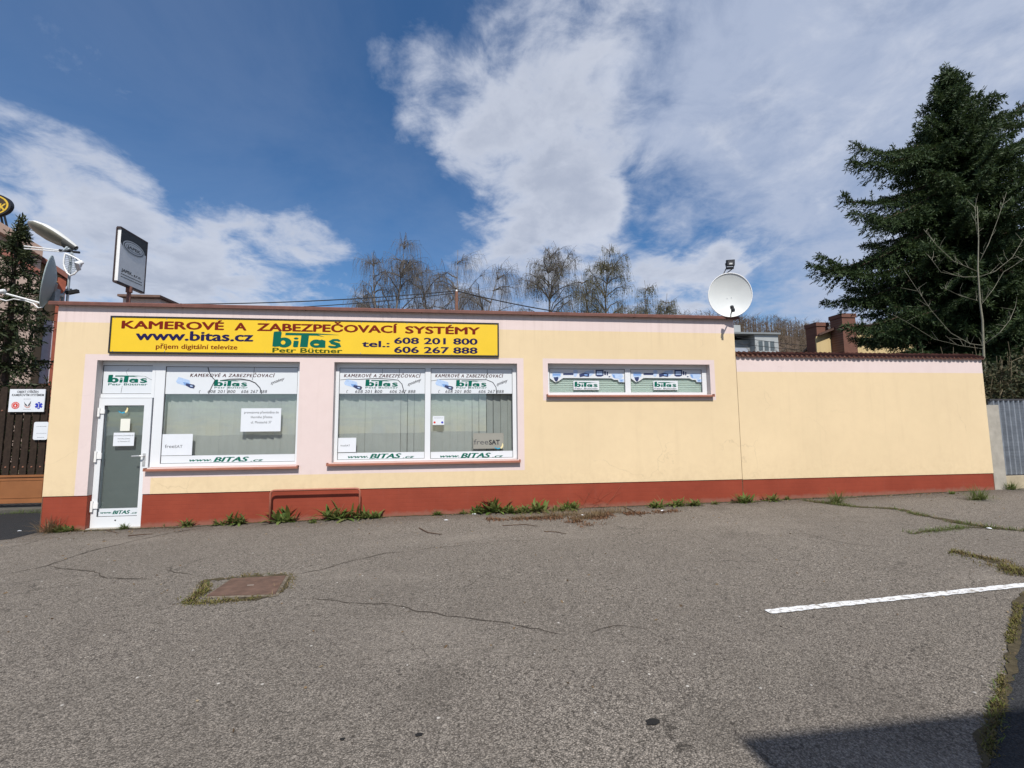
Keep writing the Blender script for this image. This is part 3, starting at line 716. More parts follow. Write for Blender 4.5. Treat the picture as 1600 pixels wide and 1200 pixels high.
banner((259.6, 573), (465.4, 574.8), (257.6, 615.6), (463.8, 615.4), 'white printed banner across the top of the window beside the door',
       ((297, 589.3), (429.5, 589)), (277, 590), ((334.5, 593), (387, 603.6)), ((335, 607), (387, 606.7)), ((423, 601), (444, 593)), (311, 614.5), ((324.5, 614.2), (367.5, 614)), ((377, 614.2), (417, 614)),
       ((250.9, 711.4), (461.2, 710.4), (250.6, 723.2), (461.1, 721.9)), ('', 'white web address strip along the foot of the window beside the door'), ((296, 411), 720.8),
       [([(325, 574), (327, 582), (332, 590), (336, 594), (331, 604), (326, 615)], .014), ([(347, 594), (360, 592.5), (376, 592.3), (390, 594.5), (399, 598.5), (406, 606), (409, 615)], [.008, .016, .02, .018, .017, .016, .014]), ([(397.5, 574), (396.5, 584), (394, 594)], .007), ([(355, 604), (355, 615)], .006)])
banner((531, 575.3), (664, 576.3), (530.4, 615.2), (664, 615.1), 'white printed banner on the left pane of the middle window',
       ((537.5, 589.8), (657.5, 589.6)), (539.5, 593), ((571, 593), (622.5, 603.8)), ((571, 607), (622, 606.8)), ((637, 603), (658, 595)), (541.5, 614), ((555, 614.2), (597, 614)), ((609, 614.2), (649, 614)),
       ((527.3, 707.3), (664, 706.6), (527, 717.8), (664, 716.8)), ('', 'white web address strip along the foot of the left middle pane'), ((544, 647), 715.6),
       [([(531.5, 593.7), (545, 592.3), (560, 593), (575, 592), (592, 591.4), (612, 592.6), (622, 594), (628, 600), (632, 615)], [.006, .008, .01, .012, .012, .012, .012, .013, .013]), ([(624.5, 576.5), (623.5, 585), (621, 592)], .006), ([(597.5, 576.5), (597.5, 588)], .004), ([(586.5, 600), (587, 614)], .006)], .95)
banner((673.3, 576.3), (799.6, 577.1), (673.3, 615.1), (800.2, 615.1), 'white printed banner on the right pane of the middle window',
       ((680, 589.6), (786.5, 590)), (682, 593.2), ((712.5, 593.5), (761, 604)), ((713, 607), (761, 607)), ((776, 603), (793, 595)), (685, 614), ((696, 614.2), (736, 614)), ((748, 614.2), (787, 614)),
       ((673, 706), (801.4, 704.4), (672.9, 716.8), (801.8, 714.4)), ('', 'white web address strip along the foot of the right middle pane'), ((688, 786), 714.6),
       [([(673.6, 595.2), (690, 592.6), (705, 592.4), (720, 592.4), (742, 593), (760, 593.3), (770, 597.5), (775, 605), (776, 615)], [.006, .008, .01, .011, .012, .012, .013, .013, .013]), ([(761.3, 577.5), (761, 586), (759, 593)], .007), ([(732, 600), (732, 614)], .006)], .95)
# transom film and door strip
t = thing('transom_sticker', 'white film with a green logo filling the light above the door', 'sticker', (T[0], PYL, T[2]))
sheet('film', (T[0]+.008, T[1]-.008, T[2]+.008, T[3]-.008), PYL-.0015, FILM, t); Y = PYL-.0022
a, b = at(169, 585.5, Y), at(231, 598, Y); bitas_logo(t, a[0], b[0], b[2], a[2], Y, INK_GREEN); word(t, 'Petr Büttner', (169, 602), (230.5, 602.3), 3.3, Y, INK_GREEN, bold=.015)
line_print(t, [(199, 586), (197, 580), (202, 576)], .004, Y-.0008, INK_GREY); line_print(t, [(191, 603), (189, 614)], .005, Y-.0008, INK_GREY); line_print(t, [(226, 588), (240, 595)], .005, Y-.0008, INK_GREY); rel(t)  # thin grey lines laid over the transom film
t = thing('door_strip', 'white web address strip across the foot of the door glass', 'window strip', (G[0], PYL-.01, G[2]))
PD = GY-.008-.002
r = (G[0]+.006, G[1]-.006, G[2]+.006, Z(185, 794, PD)); sheet('film', r, PD-.0015, FILM, t); web_address(t, ((157, 214), 802.5), PD-.0022, 3.8); rel(t)

# notices
def notice(name, tl, tr, bl, br, Y, label, lines, mat=PAPER, group=None, ink=INK_BLACK):
    r = prect(tl, tr, bl, br, Y); t = thing(name, label, 'notice', ((r[0]+r[1])/2, Y, r[2]), group)
    sheet('sheet', r, Y-.002, mat, t)
    for body, p0, p1, cap in lines: word(t, body, p0, p1, cap, Y-.0028, ink)
    rel(t); return t
NY = GY-.004
notice('paper_notice', (376.8, 637.8), (439.4, 638), (376, 674.6), (438.6, 673.8), NY, 'white notice on the glass of the window beside the door, right of its middle',
       [('provozovna přemístěna do', (381.5, 646), (435.5, 646), 3.6), ('Horního Jiřetína', (392, 653.4), (425.5, 653.4), 3.6), ('ul. Mostecká 37', (392, 661.5), (424, 661.5), 3.6)])
notice('paper_notice', (177.5, 676), (210, 675.9), (176.8, 697), (209.5, 696.6), PD-.002, 'white landscape notice in the middle of the door glass',
       [('provozovna přemístěna do', (178.5, 681.3), (208.5, 681.3), 1.8), ('Horního Jiřetína', (184, 686.3), (203, 686.3), 1.8), ('ul. Mostecká 37', (184, 690.6), (203, 690.6), 1.8)])
notice('paper_notice', (188.8, 654.3), (203.6, 654.2), (187.8, 673.4), (202.8, 673.2), PD-.002, 'small cream portrait notice above the landscape notice on the door',
       [('OTEVŘENO', (191.5, 658.8), (201, 658.8), 1.2), ('PO-PÁ', (192, 664), (200, 664), 1.0), ('SO-NE', (192, 668), (200, 668), 1.0)][:0], simple('cream_paper', (.74, .74, .66), .8, .02), ink=INK_GREY)
def fine_print(parent, rows, Y, mat=INK_GREY, h=.6):
    mb = MB()
    for xa, xb, y in rows:
        x = xa
        while x < xb-.8:
            w = random.uniform(.9, 2.4); a, b = at(x, y, Y), at(min(x+w, xb), y, Y); mb.quad((a[0], Y, a[2]-.0045*h), (b[0], Y, a[2]-.0045*h), (b[0], Y, a[2]+.0045*h), (a[0], Y, a[2]+.0045*h)); x += w+.6
    o = mb.build('small_print', mat, parent); o['kind'] = 'stuff'; return o
# swirl sticker at the top of the door glass
def swirl(parent, cx_, cy_, s, Y):
    mb = MB()
    flat(mb, [(cx_-8*s, cy_+1*s), (cx_-2*s, cy_+4*s), (cx_+4*s, cy_+2.5*s), (cx_+8*s, cy_-2*s), (cx_+6*s, cy_+3*s), (cx_, cy_+6*s), (cx_-6*s, cy_+4*s)], Y, 0, 0)
    flat(mb, [(cx_+3*s, cy_+3.4*s), (cx_+6*s, cy_-1*s), (cx_+7*s, cy_-6*s), (cx_+9*s, cy_-2*s), (cx_+8*s, cy_+2*s), (cx_+5*s, cy_+5*s)], Y, 1, 1)
    return mb.build('swirl_print', [INK_SWIRL, INK_CREAM], parent)
t = thing('swirl_sticker', 'blue and cream swirl sticker at the top of the door glass', 'sticker', (X(193, 645, PD), PD, Z(193, 645, PD))); swirl(t, 192, 640.5, .95, PD-.001); rel(t)
t = notice('paper_sheet', (254.5, 678.2), (301.4, 678.2), (251.8, 711.6), (299.8, 711.3), NY, 'pale sheet in the lower left corner of the window beside the door', [('free', (257.5, 700), (272.5, 700), 5.2), ('SAT', (272.8, 700), (285, 700), 4.6)], ink=INK_GREY)
for c in t.children:
    if c.data and c.name.startswith('lettering') and c.data.materials: pass
t = notice('paper_sheet', (528.6, 683.8), (557, 684.3), (528, 706.6), (555.8, 706.6), NY, 'pale sheet in the lower left corner of the middle window', [('freeSAT', (532, 697.5), (547, 697.5), 2.6)], ink=INK_GREY)
t = thing('tinted_sticker', 'brownish tinted sticker with a swirl in the lower right corner of the middle window', 'sticker', (X(765, 695, NY), NY, Z(765, 702, NY)))
sheet('film', prect((741, 677), (787, 676.5), (738, 701.5), (786.5, 700.5), NY), NY-.001, FILM_BROWN, t); word(t, 'free', (740.5, 694.5), (763, 694.5), 8, NY-.002, INK_GREY); word(t, 'SAT', (764, 694.5), (781, 694.5), 7.0, NY-.002, INK_BLACK, bold=.03); swirl(t, 779, 697, .85, NY-.002); rel(t)
t = notice('small_sign_sticker', (676.3, 650), (694.3, 650), (676, 664), (694, 663.8), NY, 'small white warning sticker at the left edge of the right middle pane', [])
fine_print(t, [(678.5, 692, 653)], NY-.003)
for c_, x in ((0, 679), (1, 691)):
    mb = MB()
    q = at(x, 660, NY-.003); n = 12; mb.poly([(q[0]+.02*math.cos(2*math.pi*k/n), q[1], q[2]+.02*math.sin(2*math.pi*k/n)) for k in range(n)]); mb.build('emblem', (INK_RED2, INK_STAR)[c_], t)
rel(t)
# the high window's shaped film and logo plates
def high_film(dx, s, label, labelp):
    Y = PYL-.002; P = lambda pts: [(dx+(x-858.5)*s, y) for x, y in pts]
    t = thing('picture_film', label, 'banner', (X(dx+50, 590, Y), Y, Z(dx+50, 590, Y)), 'shaped films on the high window')
    mb = MB(); flat(mb, P([(859, 576.3), (976, 577.6), (976, 597.5), (967, 597), (965, 593.5), (960, 593.6), (955, 591.2), (880, 590.6), (873, 595.3), (868, 597.3), (864, 594.5), (859, 591)]), Y, 0)
    mb.build('film', FILM, t)
    mb = MB(); f = lambda pts, mi, k: flat(mb, P(pts), Y, mi, k)
    f([(862.5, 583), (866, 581), (874, 581), (877, 583), (876.5, 588), (872, 592), (866, 592), (863, 588)], 0, 2); f([(863.5, 584), (876, 584), (875, 587), (864, 587)], 1, 3); f([(865, 589.5), (872, 589), (872.5, 592), (870.5, 596), (868, 596), (866, 593)], 2, 4)
    f([(880, 583), (896, 583), (896, 586), (880, 586)], 2, 2); f([(896, 579), (900, 577.8), (902.5, 579.5), (902.5, 584), (900, 588.5), (896.5, 588)], 0, 2)
    f([(911, 583), (916, 579.5), (928, 578.5), (928, 584), (922, 588), (912, 588)], 0, 2); f([(905, 584.5), (913, 582.5), (921, 584), (920, 589), (912, 588), (906, 589.5)], 2, 3); f([(913, 584.5), (918, 585), (918, 587), (913.5, 587)], 1, 4)
    f([(930.5, 578), (943, 578), (943, 587), (939, 588.5), (934, 588.5), (930.5, 587)], 2, 2); f([(932.3, 580), (941.2, 580), (941.2, 585.5), (932.3, 585.5)], 0, 3)
    f([(944, 580), (946.5, 580), (947, 586), (944.2, 586)], 2, 2); f([(948, 581), (950, 581), (950, 586.5), (948, 586.5)], 2, 2); f([(951, 587.8), (953.5, 587.8), (953.5, 589.4), (951, 589.4)], 2, 2)
    f([(955.5, 584), (962, 583), (972, 584), (974, 588), (970, 592), (960, 591.5), (956, 588)], 0, 2); f([(956.5, 585), (960, 585.5), (961.5, 590.5), (958.5, 590)], 1, 3); f([(966, 593), (971, 591.5), (975.5, 593), (974.5, 597), (968, 597)], 0, 3); f([(969, 594), (973, 593.5), (972.5, 596), (969.5, 596)], 1, 4)
    mb.build('device_picture', PICM, t); rel(t)
    q = P([(896, 594.8), (936, 594.9), (896, 609), (936, 609)]); r = prect(*q, Y)
    t = thing('logo_plate', labelp, 'sign', ((r[0]+r[1])/2, Y, r[2]), 'logo plates on the high window'); sheet('plate', r, Y-.004, FILM, t, .003)
    Y2 = Y-.005; q = P([(897.5, 596.3), (934.5, 604.6)]); a, b = at(*q[0], Y2), at(*q[1], Y2); bitas_logo(t, a[0], b[0], b[2], a[2], Y2, INK_GREEN); q = P([(898, 608), (934.5, 608)]); word(t, 'Petr Büttner', q[0], q[1], 2.2, Y2, INK_GREY, bold=.01); rel(t)
high_film(858.5, 1.0, 'white film with blue device pictures on the left pane of the high window', 'small white plate with green logo on the left high pane')
high_film(985, .955, 'white film with blue device pictures on the right pane of the high window', 'small white plate with green logo on the right high pane')

# ------------------------------------------------------------------ big yellow sign
t = thing('sign_board', 'long yellow sign board with red, navy and green lettering above the shop windows', 'sign', (-2.5, 0, 2.8))
sx0, sx1, sz0, sz1 = -5.725, .75, 2.79, 3.41
MB().box(sx0, sx1, -.028, -.003, sz0, sz1).build('panel', YELSIGN, t)
mb = MB(); g = .022
mb.box(sx0-.004, sx1+.004, -.034, -.002, sz1-g, sz1+.004).box(sx0-.004, sx1+.004, -.034, -.002, sz0-.004, sz0+g).box(sx0-.004, sx0+g, -.034, -.002, sz0+g, sz1-g).box(sx1-g, sx1+.004, -.034, -.002, sz0+g, sz1-g); mb.build('border', BLACK, t)
Y = -.0300
def split_letters(o, parent):
    """one part per letter: islands of the text mesh that overlap in x belong together"""
    me = o.data; me.update(); n = len(me.vertices); par = list(range(n))
    def find(i):
        while par[i] != i: par[i] = par[par[i]]; i = par[i]
        return i
    for p in me.polygons:
        a = find(p.vertices[0])
        for v in p.vertices[1:]: par[find(v)] = a
    isl = {}
    for p in me.polygons: isl.setdefault(find(p.vertices[0]), []).append(p)
    iv = sorted((min(me.vertices[v].co.x for p in ps for v in p.vertices), max(me.vertices[v].co.x for p in ps for v in p.vertices), k) for k, ps in isl.items())
    groups = []
    for a, b, k in iv:
        if groups and a < groups[-1][1]-.004: groups[-1][1] = max(b, groups[-1][1]); groups[-1][2].append(k)
        else: groups.append([a, b, [k]])
    for a, b, ks in groups:
        ps = [p for k in ks for p in isl[k]]; idx = {}; vs = []
        for p in ps:
            for v in p.vertices:
                if v not in idx: idx[v] = len(vs); vs.append(tuple(me.vertices[v].co))
        MB().add(vs, [tuple(idx[v] for v in p.vertices) for p in ps]).build('letter', me.materials[0], parent)
    bpy.data.objects.remove(o); bpy.data.meshes.remove(me)
def sgn(body, x0, x1, zb, cap, mat, bold=.02, **k): split_letters(fit_text(t, body, x0, x1, zb, cap, Y, mat, fat=bold*1.75, **k), t)
ex = lambda px, py: X(px, py, Y)
zl = 3.205
sgn('KAMEROVÉ', ex(191, 508), ex(349, 510), zl, .125, INK_RED, .028); sgn('A', ex(367.5, 512), ex(384.5, 512), zl-.002, .125, INK_RED, .028); sgn('ZABEZPEČOVACÍ', ex(402.5, 514), ex(620, 518), zl-.004, .125, INK_RED, .028); sgn('SYSTÉMY', ex(634, 518), ex(749, 520), zl-.008, .125, INK_RED, .028)
sgn('www.bitas.cz', ex(212.5, 530), ex(394.5, 532), Z(300, 532, Y), .155, INK_NAVY, .024)
sgn('příjem digitální televize', ex(243.5, 545), ex(370.5, 546), Z(300, 545.2, Y), .078, INK_RED, .012)
bitas_logo(t, ex(426, 530), ex(535, 530), Z(480, 543, Y), Z(480, 518.3, Y), Y, INK_GREEN)
sgn('Petr Büttner', ex(426, 550), ex(534.5, 550), Z(480, 551, Y), .077, INK_OLIVE, .022)
sgn('tel.:', ex(566, 542), ex(608, 542), Z(587, 542, Y), .105, INK_NAVY, .024); sgn('608 201 800', ex(616.5, 537), ex(745.5, 538), Z(680, 537.6, Y), .108, INK_NAVY, .024); sgn('606 267 888', ex(616.5, 551), ex(745.5, 552), Z(680, 551.8, Y), .108, INK_NAVY, .024)
for i in range(9):
    for zz in (sz0+.035, sz1-.035):
        xx = sx0+.06+i*(sx1-sx0-.12)/8; MB().lathe([(.0, -.004), (.006, -.003), (.008, 0)], (xx, -.028, zz), (0, 1, 0), 8).build('screw', GALV, t)
rel(t)

# ------------------------------------------------------------------ red tube rail
def rounded(pts, r, n=5):
    P = [np.array(p, float) for p in pts]; out = [P[0]]
    for a, b, c in zip(P, P[1:], P[2:]):
        u, v = (a-b)/np.linalg.norm(a-b), (c-b)/np.linalg.norm(c-b)
        for k in range(n+1):
            s_ = k/n; out.append((1-s_)**2*(b+u*r)+2*s_*(1-s_)*b+s_**2*(b+v*r))
    out.append(P[-1]); return out
rl = at(415, 815, -.09); rr = at(558, 812, -.09)
mb = MB().tube(rounded([(-3.07, -.085, gz(-3)-.1), (-3.08, -.085, .492), (-1.64, -.085, .492), (-1.64, -.085, gz(-1.6)-.1)], .07), .017, 10)
tag(mb.build('tube_rail', simple('rail_paint', (.33, .115, .075), .5, .15, 20, .4), smooth=True), 'brownish red bent tube rail standing against the plinth under the window', 'rail')

# ------------------------------------------------------------------ boundary wall on the right with tile cap
bw = thing('boundary_wall', 'yellow and pink rendered wall with red plinth, right of the shop', 'wall', (8.2, .2, .1))
wx0, wx1, wzt = BX1+.012, 10.985, 2.85
mb = MB(); grid_wall(wx0, wx1, .468, wzt, [], [2.545], .006, [], lambda x, z: 1 if z > 2.545 else 0, mb)
mb.quad((wx0, .006, .468), (wx1, .006, .468), (wx1, .2, .468), (wx0, .2, .468)); mb.quad((wx1, .006, -.3), (wx1, .40, -.3), (wx1, .40, wzt), (wx1, .006, wzt), 0); mb.quad((wx0, .006, -.3), (wx0, .006, wzt), (wx0, .4, wzt), (wx0, .4, -.3))
mb.quad((wx0, .40, -.3), (wx0, .40, wzt), (wx1, .40, wzt), (wx1, .40, -.3)); mb.quad((wx0, .006, wzt), (wx1, .006, wzt), (wx1, .4, wzt), (wx0, .4, wzt)); mb.build('wall', [YEL, PINK], bw)
mb = MB(); grid_wall(wx0, wx1-.002, -.4, .464, [], [], .018, [], lambda x, z: 0, mb); mb.quad((wx1-.002, .018, -.4), (wx1-.002, .38, -.4), (wx1-.002, .38, .464), (wx1-.002, .018, .464)); mb.build('plinth', PLINTH, bw)
TILE = simple('clay_tile', (.17, .072, .05), .85, .25, 12, .2, bump=.3)
nt_ = 53; pitch = (wx1-wx0+.02)/nt_; tm = MB(); vs = []; K = 7
for yy, zz, sc in ((-.045, -.012, 1.0), (.20, .085, .93), (.47, .01, .96)):
    for lay in (0, .012):
        for k in range(K+1):
            a = math.pi*k/K; vs.append((-math.cos(a)*pitch*.51*sc, yy, zz+.034-math.sin(a)*pitch*.50*sc+lay))
fs = []
for s_ in range(2):
    b = s_*2*(K+1)
    for lay in range(2):
        for k in range(K):
            q = b+lay*(K+1)+k; e = q+2*(K+1); fs.append((q, q+1, e+1, e) if lay else (q, e, e+1, q+1))
for k in range(K): fs.append((k, k+1, K+1+k+1, K+1+k)[::-1])
tm.add(vs, fs); tme = tm.mesh('roof_tile', TILE, True)
for i in range(nt_):
    o = obj('roof_tile', tme, bw, (wx0-.01+pitch*(i+.5), random.uniform(-.006, .006), wzt+.01+random.uniform(-.003, .003))); o.rotation_euler = (random.uniform(-.01, .01), random.uniform(-.03, .03), random.uniform(-.025, .025))
MB().box(wx0, wx1+.03, .01, .43, wzt+.001, wzt+.03).build('mortar_bed', simple('mortar', (.20, .12, .09), .95, .2, 20), bw)
for c in bw.children:
    if not c.name.startswith('roof_tile'): c.matrix_parent_inverse = Matrix.Translation(bw.location).inverted()
    else: c.location = Vector(c.location)-Vector(bw.location)

# ------------------------------------------------------------------ roof things
def dish_big():
    c = np.array(at(1140.7, 460.8, -.12)); t = thing('satellite_dish', 'large white satellite dish on the roof corner', 'satellite dish', (c[0], .1, ZT+.06))
    ax = np.array([-.32, -1, .0]); ax /= np.linalg.norm(ax); up = np.array([0, 0, 1.])-ax*ax[2]; up /= np.linalg.norm(up); rt = np.cross(up, ax)
    R_, n, mm = .405, 48, 10; mb = MB(); vs, fs = [], []
    for back in (0, 1):
        for j in range(mm+1):
            rr_ = R_*j/mm; h = -.085*(1-(j/mm)**2)-(.004 if back else 0)
            for k in range(n):
                a = 2*math.pi*k/n; vs.append(c+rt*rr_*math.cos(a)*.985+up*rr_*1.08*math.sin(a)+ax*h)
    for back in (0, 1):
        b = back*(mm+1)*n
        for j in range(mm):
            for k in range(n):
                q, e = b+j*n+k, b+j*n+(k+1) % n; fs.append((q, e, e+n, q+n) if not back else (q, q+n, e+n, e))
    mb.add(vs, fs); rim = []
    mb.build('reflector', DISHW, t, smooth=True)
    mb = MB(); mb.tube([c+rt*R_*.985*math.cos(a)+up*R_*1.08*math.sin(a) for a in np.linspace(0, 2*math.pi, 49)], .009, 6, cap=False); mb.build('rim', WHITEP, t, smooth=True)
    lp = np.array(at(1144, 482, -.33))
    foot = c-up*R_*1.06; mb = MB().tube([foot+ax*(-.03), lp+np.array([0, .05, -.10]), lp+np.array([0, 0, -.02])], .012, 6); mb.build('arm', GALV, t)
    mb = MB(); d = (c-lp); d /= np.linalg.norm(d); mb.lathe([(.0, -.06), (.022, -.06), (.022, 0), (.034, .01), (.034, .055), (0, .056)], lp, d, 14); mb.obox(lp+np.array([0, -.02, -.04]), (1, 0, 0), (0, 1, 0), (0, 0, 1), .022, .03, .03); mb.build('receiver_head', BLACK, t)
    mb = MB(); b = c-ax*.10; mb.tube([(c[0], .12, ZT+.03), (c[0], .12, c[2]+.45)], .022, 10); mb.obox((c[0], .06, c[2]), (1, 0, 0), (0, 1, 0), (0, 0, 1), .06, .07, .09); mb.build('mast', GALV, t)
    mb = MB(); i1, i2 = c+ax*-.078+rt*-.035-up*.045, c+ax*-.078+rt*.045-up*.035
    for q in (i1, i2): mb.lathe([(.0, .006), (.006, .004), (.007, 0)], q, ax, 8)
    mb.build('bolt', GALV, t); rel(t)
    f = thing('floodlight', 'small black floodlight fixed above the white satellite dish', 'floodlight', (c[0], .12, c[2]+.45))
    q = np.array(at(1141, 411, .05)); mb = MB(); ax2 = np.array([-.25, -.93, -.22]); ax2 /= np.linalg.norm(ax2); u2 = np.array([0, 0, 1])-ax2*ax2[2]; u2 /= np.linalg.norm(u2); r2_ = np.cross(u2, ax2)
    mb.obox(q, r2_, -ax2, u2, .075, .035, .062); mb.obox(q-ax2*.05, r2_, -ax2, u2, .055, .02, .048)
    for k in range(5): mb.obox(q-ax2*.055+r2_*(-.04+k*.02), r2_, -ax2, u2, .003, .03, .045)
    mb.build('housing', BLACK, f)
    mb = MB().obox(q+ax2*.0365+u2*.004, r2_, -ax2, u2, .06, .001, .046); mb.build('front_glass', simple('reflector_glass', (.10, .10, .11), .15, .1, 8, .6), f)
    mb = MB().obox(q+ax2*.039-u2*.015, r2_, -ax2, u2, .03, .001, .016); mb.build('lamp_panel', simple('led_panel', (.75, .76, .74), .3, .05), f)
    mb = MB().tube([q-ax2*.02+r2_*.085, q-u2*.10-ax2*.03+r2_*.07, (c[0], .12, c[2]+.44)], .010, 6); mb.tube([q-ax2*.02-r2_*.085, q-u2*.09-ax2*.03-r2_*.06, (c[0], .12, c[2]+.43)], .010, 6); mb.obox(q-u2*.10, r2_, -ax2, u2, .06, .035, .022); mb.build('bracket', BLACK, f)
    rel(f)
dish_big()

def roof_sign():
    t = thing('advert_sign', 'upright white advert panel with a black top on a pole over the roof', 'sign', (-6.25, 1.25, 3.4))
    a = np.array(at(183.5, 441, .8)); zt = Z(183.5, 357, .8); b = np.array(at(224.5, 456.5, 1.5)); zb = (a[2]+b[2])/2; zt2 = Z(227, 378, 1.5); zt = (zt+zt2)/2
    p0, p1 = np.array([a[0], a[1]]), np.array([b[0], b[1]]); u = np.array([p1[0]-p0[0], p1[1]-p0[1], 0]); L = np.linalg.norm(u); u /= L; n = np.array([u[1], -u[0], 0]); up = np.array([0, 0, 1.])
    H = zt-zb; cen = np.array([*((p0+p1)/2), (zb+zt)/2])-n*.03
    MB().obox(cen, u, n, up, L/2, .03, H/2).build('box', WHITEP, t)
    fr = MB(); g = .022
    for (du, dz, hu, hz) in ((0, H/2, L/2+g, g*.8), (0, -H/2, L/2+g, g*.8), (L/2+g*.4, 0, g*.6, H/2-g*.8)): fr.obox(cen+u*du+up*dz, u, n, up, hu, .035, hz)
    fr.obox(cen-u*(L/2-.0)-n*.036, u, n, up, .02, .010, H/2); fr.build('frame', simple('dark_brown_frame', (.045, .03, .03), .5), t)
    o = np.array([*p0, zb])+n*.002; P = lambda s_, v, k=0: o+u*s_*L+up*v*H+n*(.001+k*.0008)
    mb = MB(); mb.poly([P(0, 1), P(0, .735), P(.02, .735), P(.08, .69), P(.95, .73), P(1, .73), P(1, 1)][::-1]); mb.build('black_field', simple('black_field', (.03, .032, .034), .4, .3, 20), t)
    mb = MB(); c = (.5, .73)
    def ell(rx, rz, k, mi):
        m_ = 28; mb.poly([P(c[0]+rx*math.cos(2*math.pi*i/m_), c[1]+rz*math.sin(2*math.pi*i/m_), k) for i in range(m_)], mi)
    ell(.42, .125, 1, 0); ell(.38, .108, 2, 1); ell(.35, .095, 3, 0); ell(.30, .066, 4, 1); ell(.29, .06, 5, 0); mb.build('oval_emblem', [simple('oval_silver', (.55, .57, .58), .5, .05), INK_GREY], t)
    fit_text(t, 'JAPEK', .24*L, .76*L, .70*H, .05*H, 0, INK_GREY, bold=.03, axes=(o+n*.006, u, up))
    fit_text(t, 'JAPEK, s.r.o.', .10*L, .85*L, .222*H, .052*H, 0, INK_BLACK, bold=.02, axes=(o+n*.002, u, up))
    mb = MB()
    for v, x1_ in ((.165, .86), (.115, .88)):
        x = .10
        while x < x1_: w = random.uniform(.02, .05); mb.quad(P(x, v), P(x+w, v), P(x+w, v+.016), P(x, v+.016)); x += w+.013
    mb.build('small_print', INK_GREY, t)['kind'] = 'stuff'
    pb = cen-up*(H/2); MB().tube([(pb[0], pb[1], 3.4), pb], .035, 10).tube([pb-up*.10, pb+up*.01], .055, 10).build('pole', simple('pole_paint', (.22, .10, .075), .6, .2, 20), t)
    rel(t)
roof_sign()

def chimney_box():
    Y = 2.6; x0, x1 = X(192, 470, Y), X(250, 470, Y); z1 = Z(215, 466.5, Y)
    t = thing('roof_hatch', 'low pink box with a flat brown lid on the shop roof', 'roof hatch', ((x0+x1)/2, Y+.5, 3.44))
    MB().box(x0, x1, Y, Y+1.2, 3.43, z1).build('body', PINK, t); xa, xb = X(181, 465, Y-.15), X(254, 470, Y-.1)
    MB().box(xa+.03, xb-.02, Y-.16, Y+1.4, z1+.001, z1+.05).build('lid', simple('lid_brown', (.14, .085, .065), .7, .2), t); rel(t)
chimney_box()

# pole on the roof and overhead cables
PT = np.array(at(713.5, 455.5, 3.0))
t = thing('cable_post', 'thin brown post with a white cap on the roof edge, carrying cables', 'post', (PT[0], 3, 3.44))
MB().tube([(PT[0], 3, 3.43), (PT[0], 3, PT[2])], .04, 8).build('post', simple('post_brown', (.20, .10, .07), .7, .2, 14), t); MB().lathe([(.0, .05), (.02, .045), (.03, .0)], (PT[0], 3, PT[2]), (0, 0, 1), 10).build('insulator', WHITEP, t); rel(t)
def cable(a, b, sag, r, label, mat=BLACK):
    a, b = np.array(a), np.array(b); pts = [a+(b-a)*s_-np.array([0, 0, sag*4*s_*(1-s_)]) for s_ in np.linspace(0, 1, 25)]
    return tag(MB().tube(pts, r, 5).build('overhead_cable', mat), label, 'cable', 'cables over the roof')
cable(PT+[0, 0, .02], at(222, 475, 2.6), .10, .013, 'upper black cable from the roof post down to the roof hatch')
cable(PT+[0, 0, -.03], at(330, 484, 2.3), .09, .011, 'lower black cable sagging left from the roof post to the parapet')
cable(PT+[0, 0, .02], at(905, 492, 2.5), .05, .015, 'thick black cable falling right from the roof post')
cable(at(1152, 527, 14), at(1420, 553, 14), .12, .014, 'upper thin cable above the tiled wall'); cable(at(1152, 537, 14), at(1420, 557, 14), .1, .014, 'lower thin cable above the tiled wall')

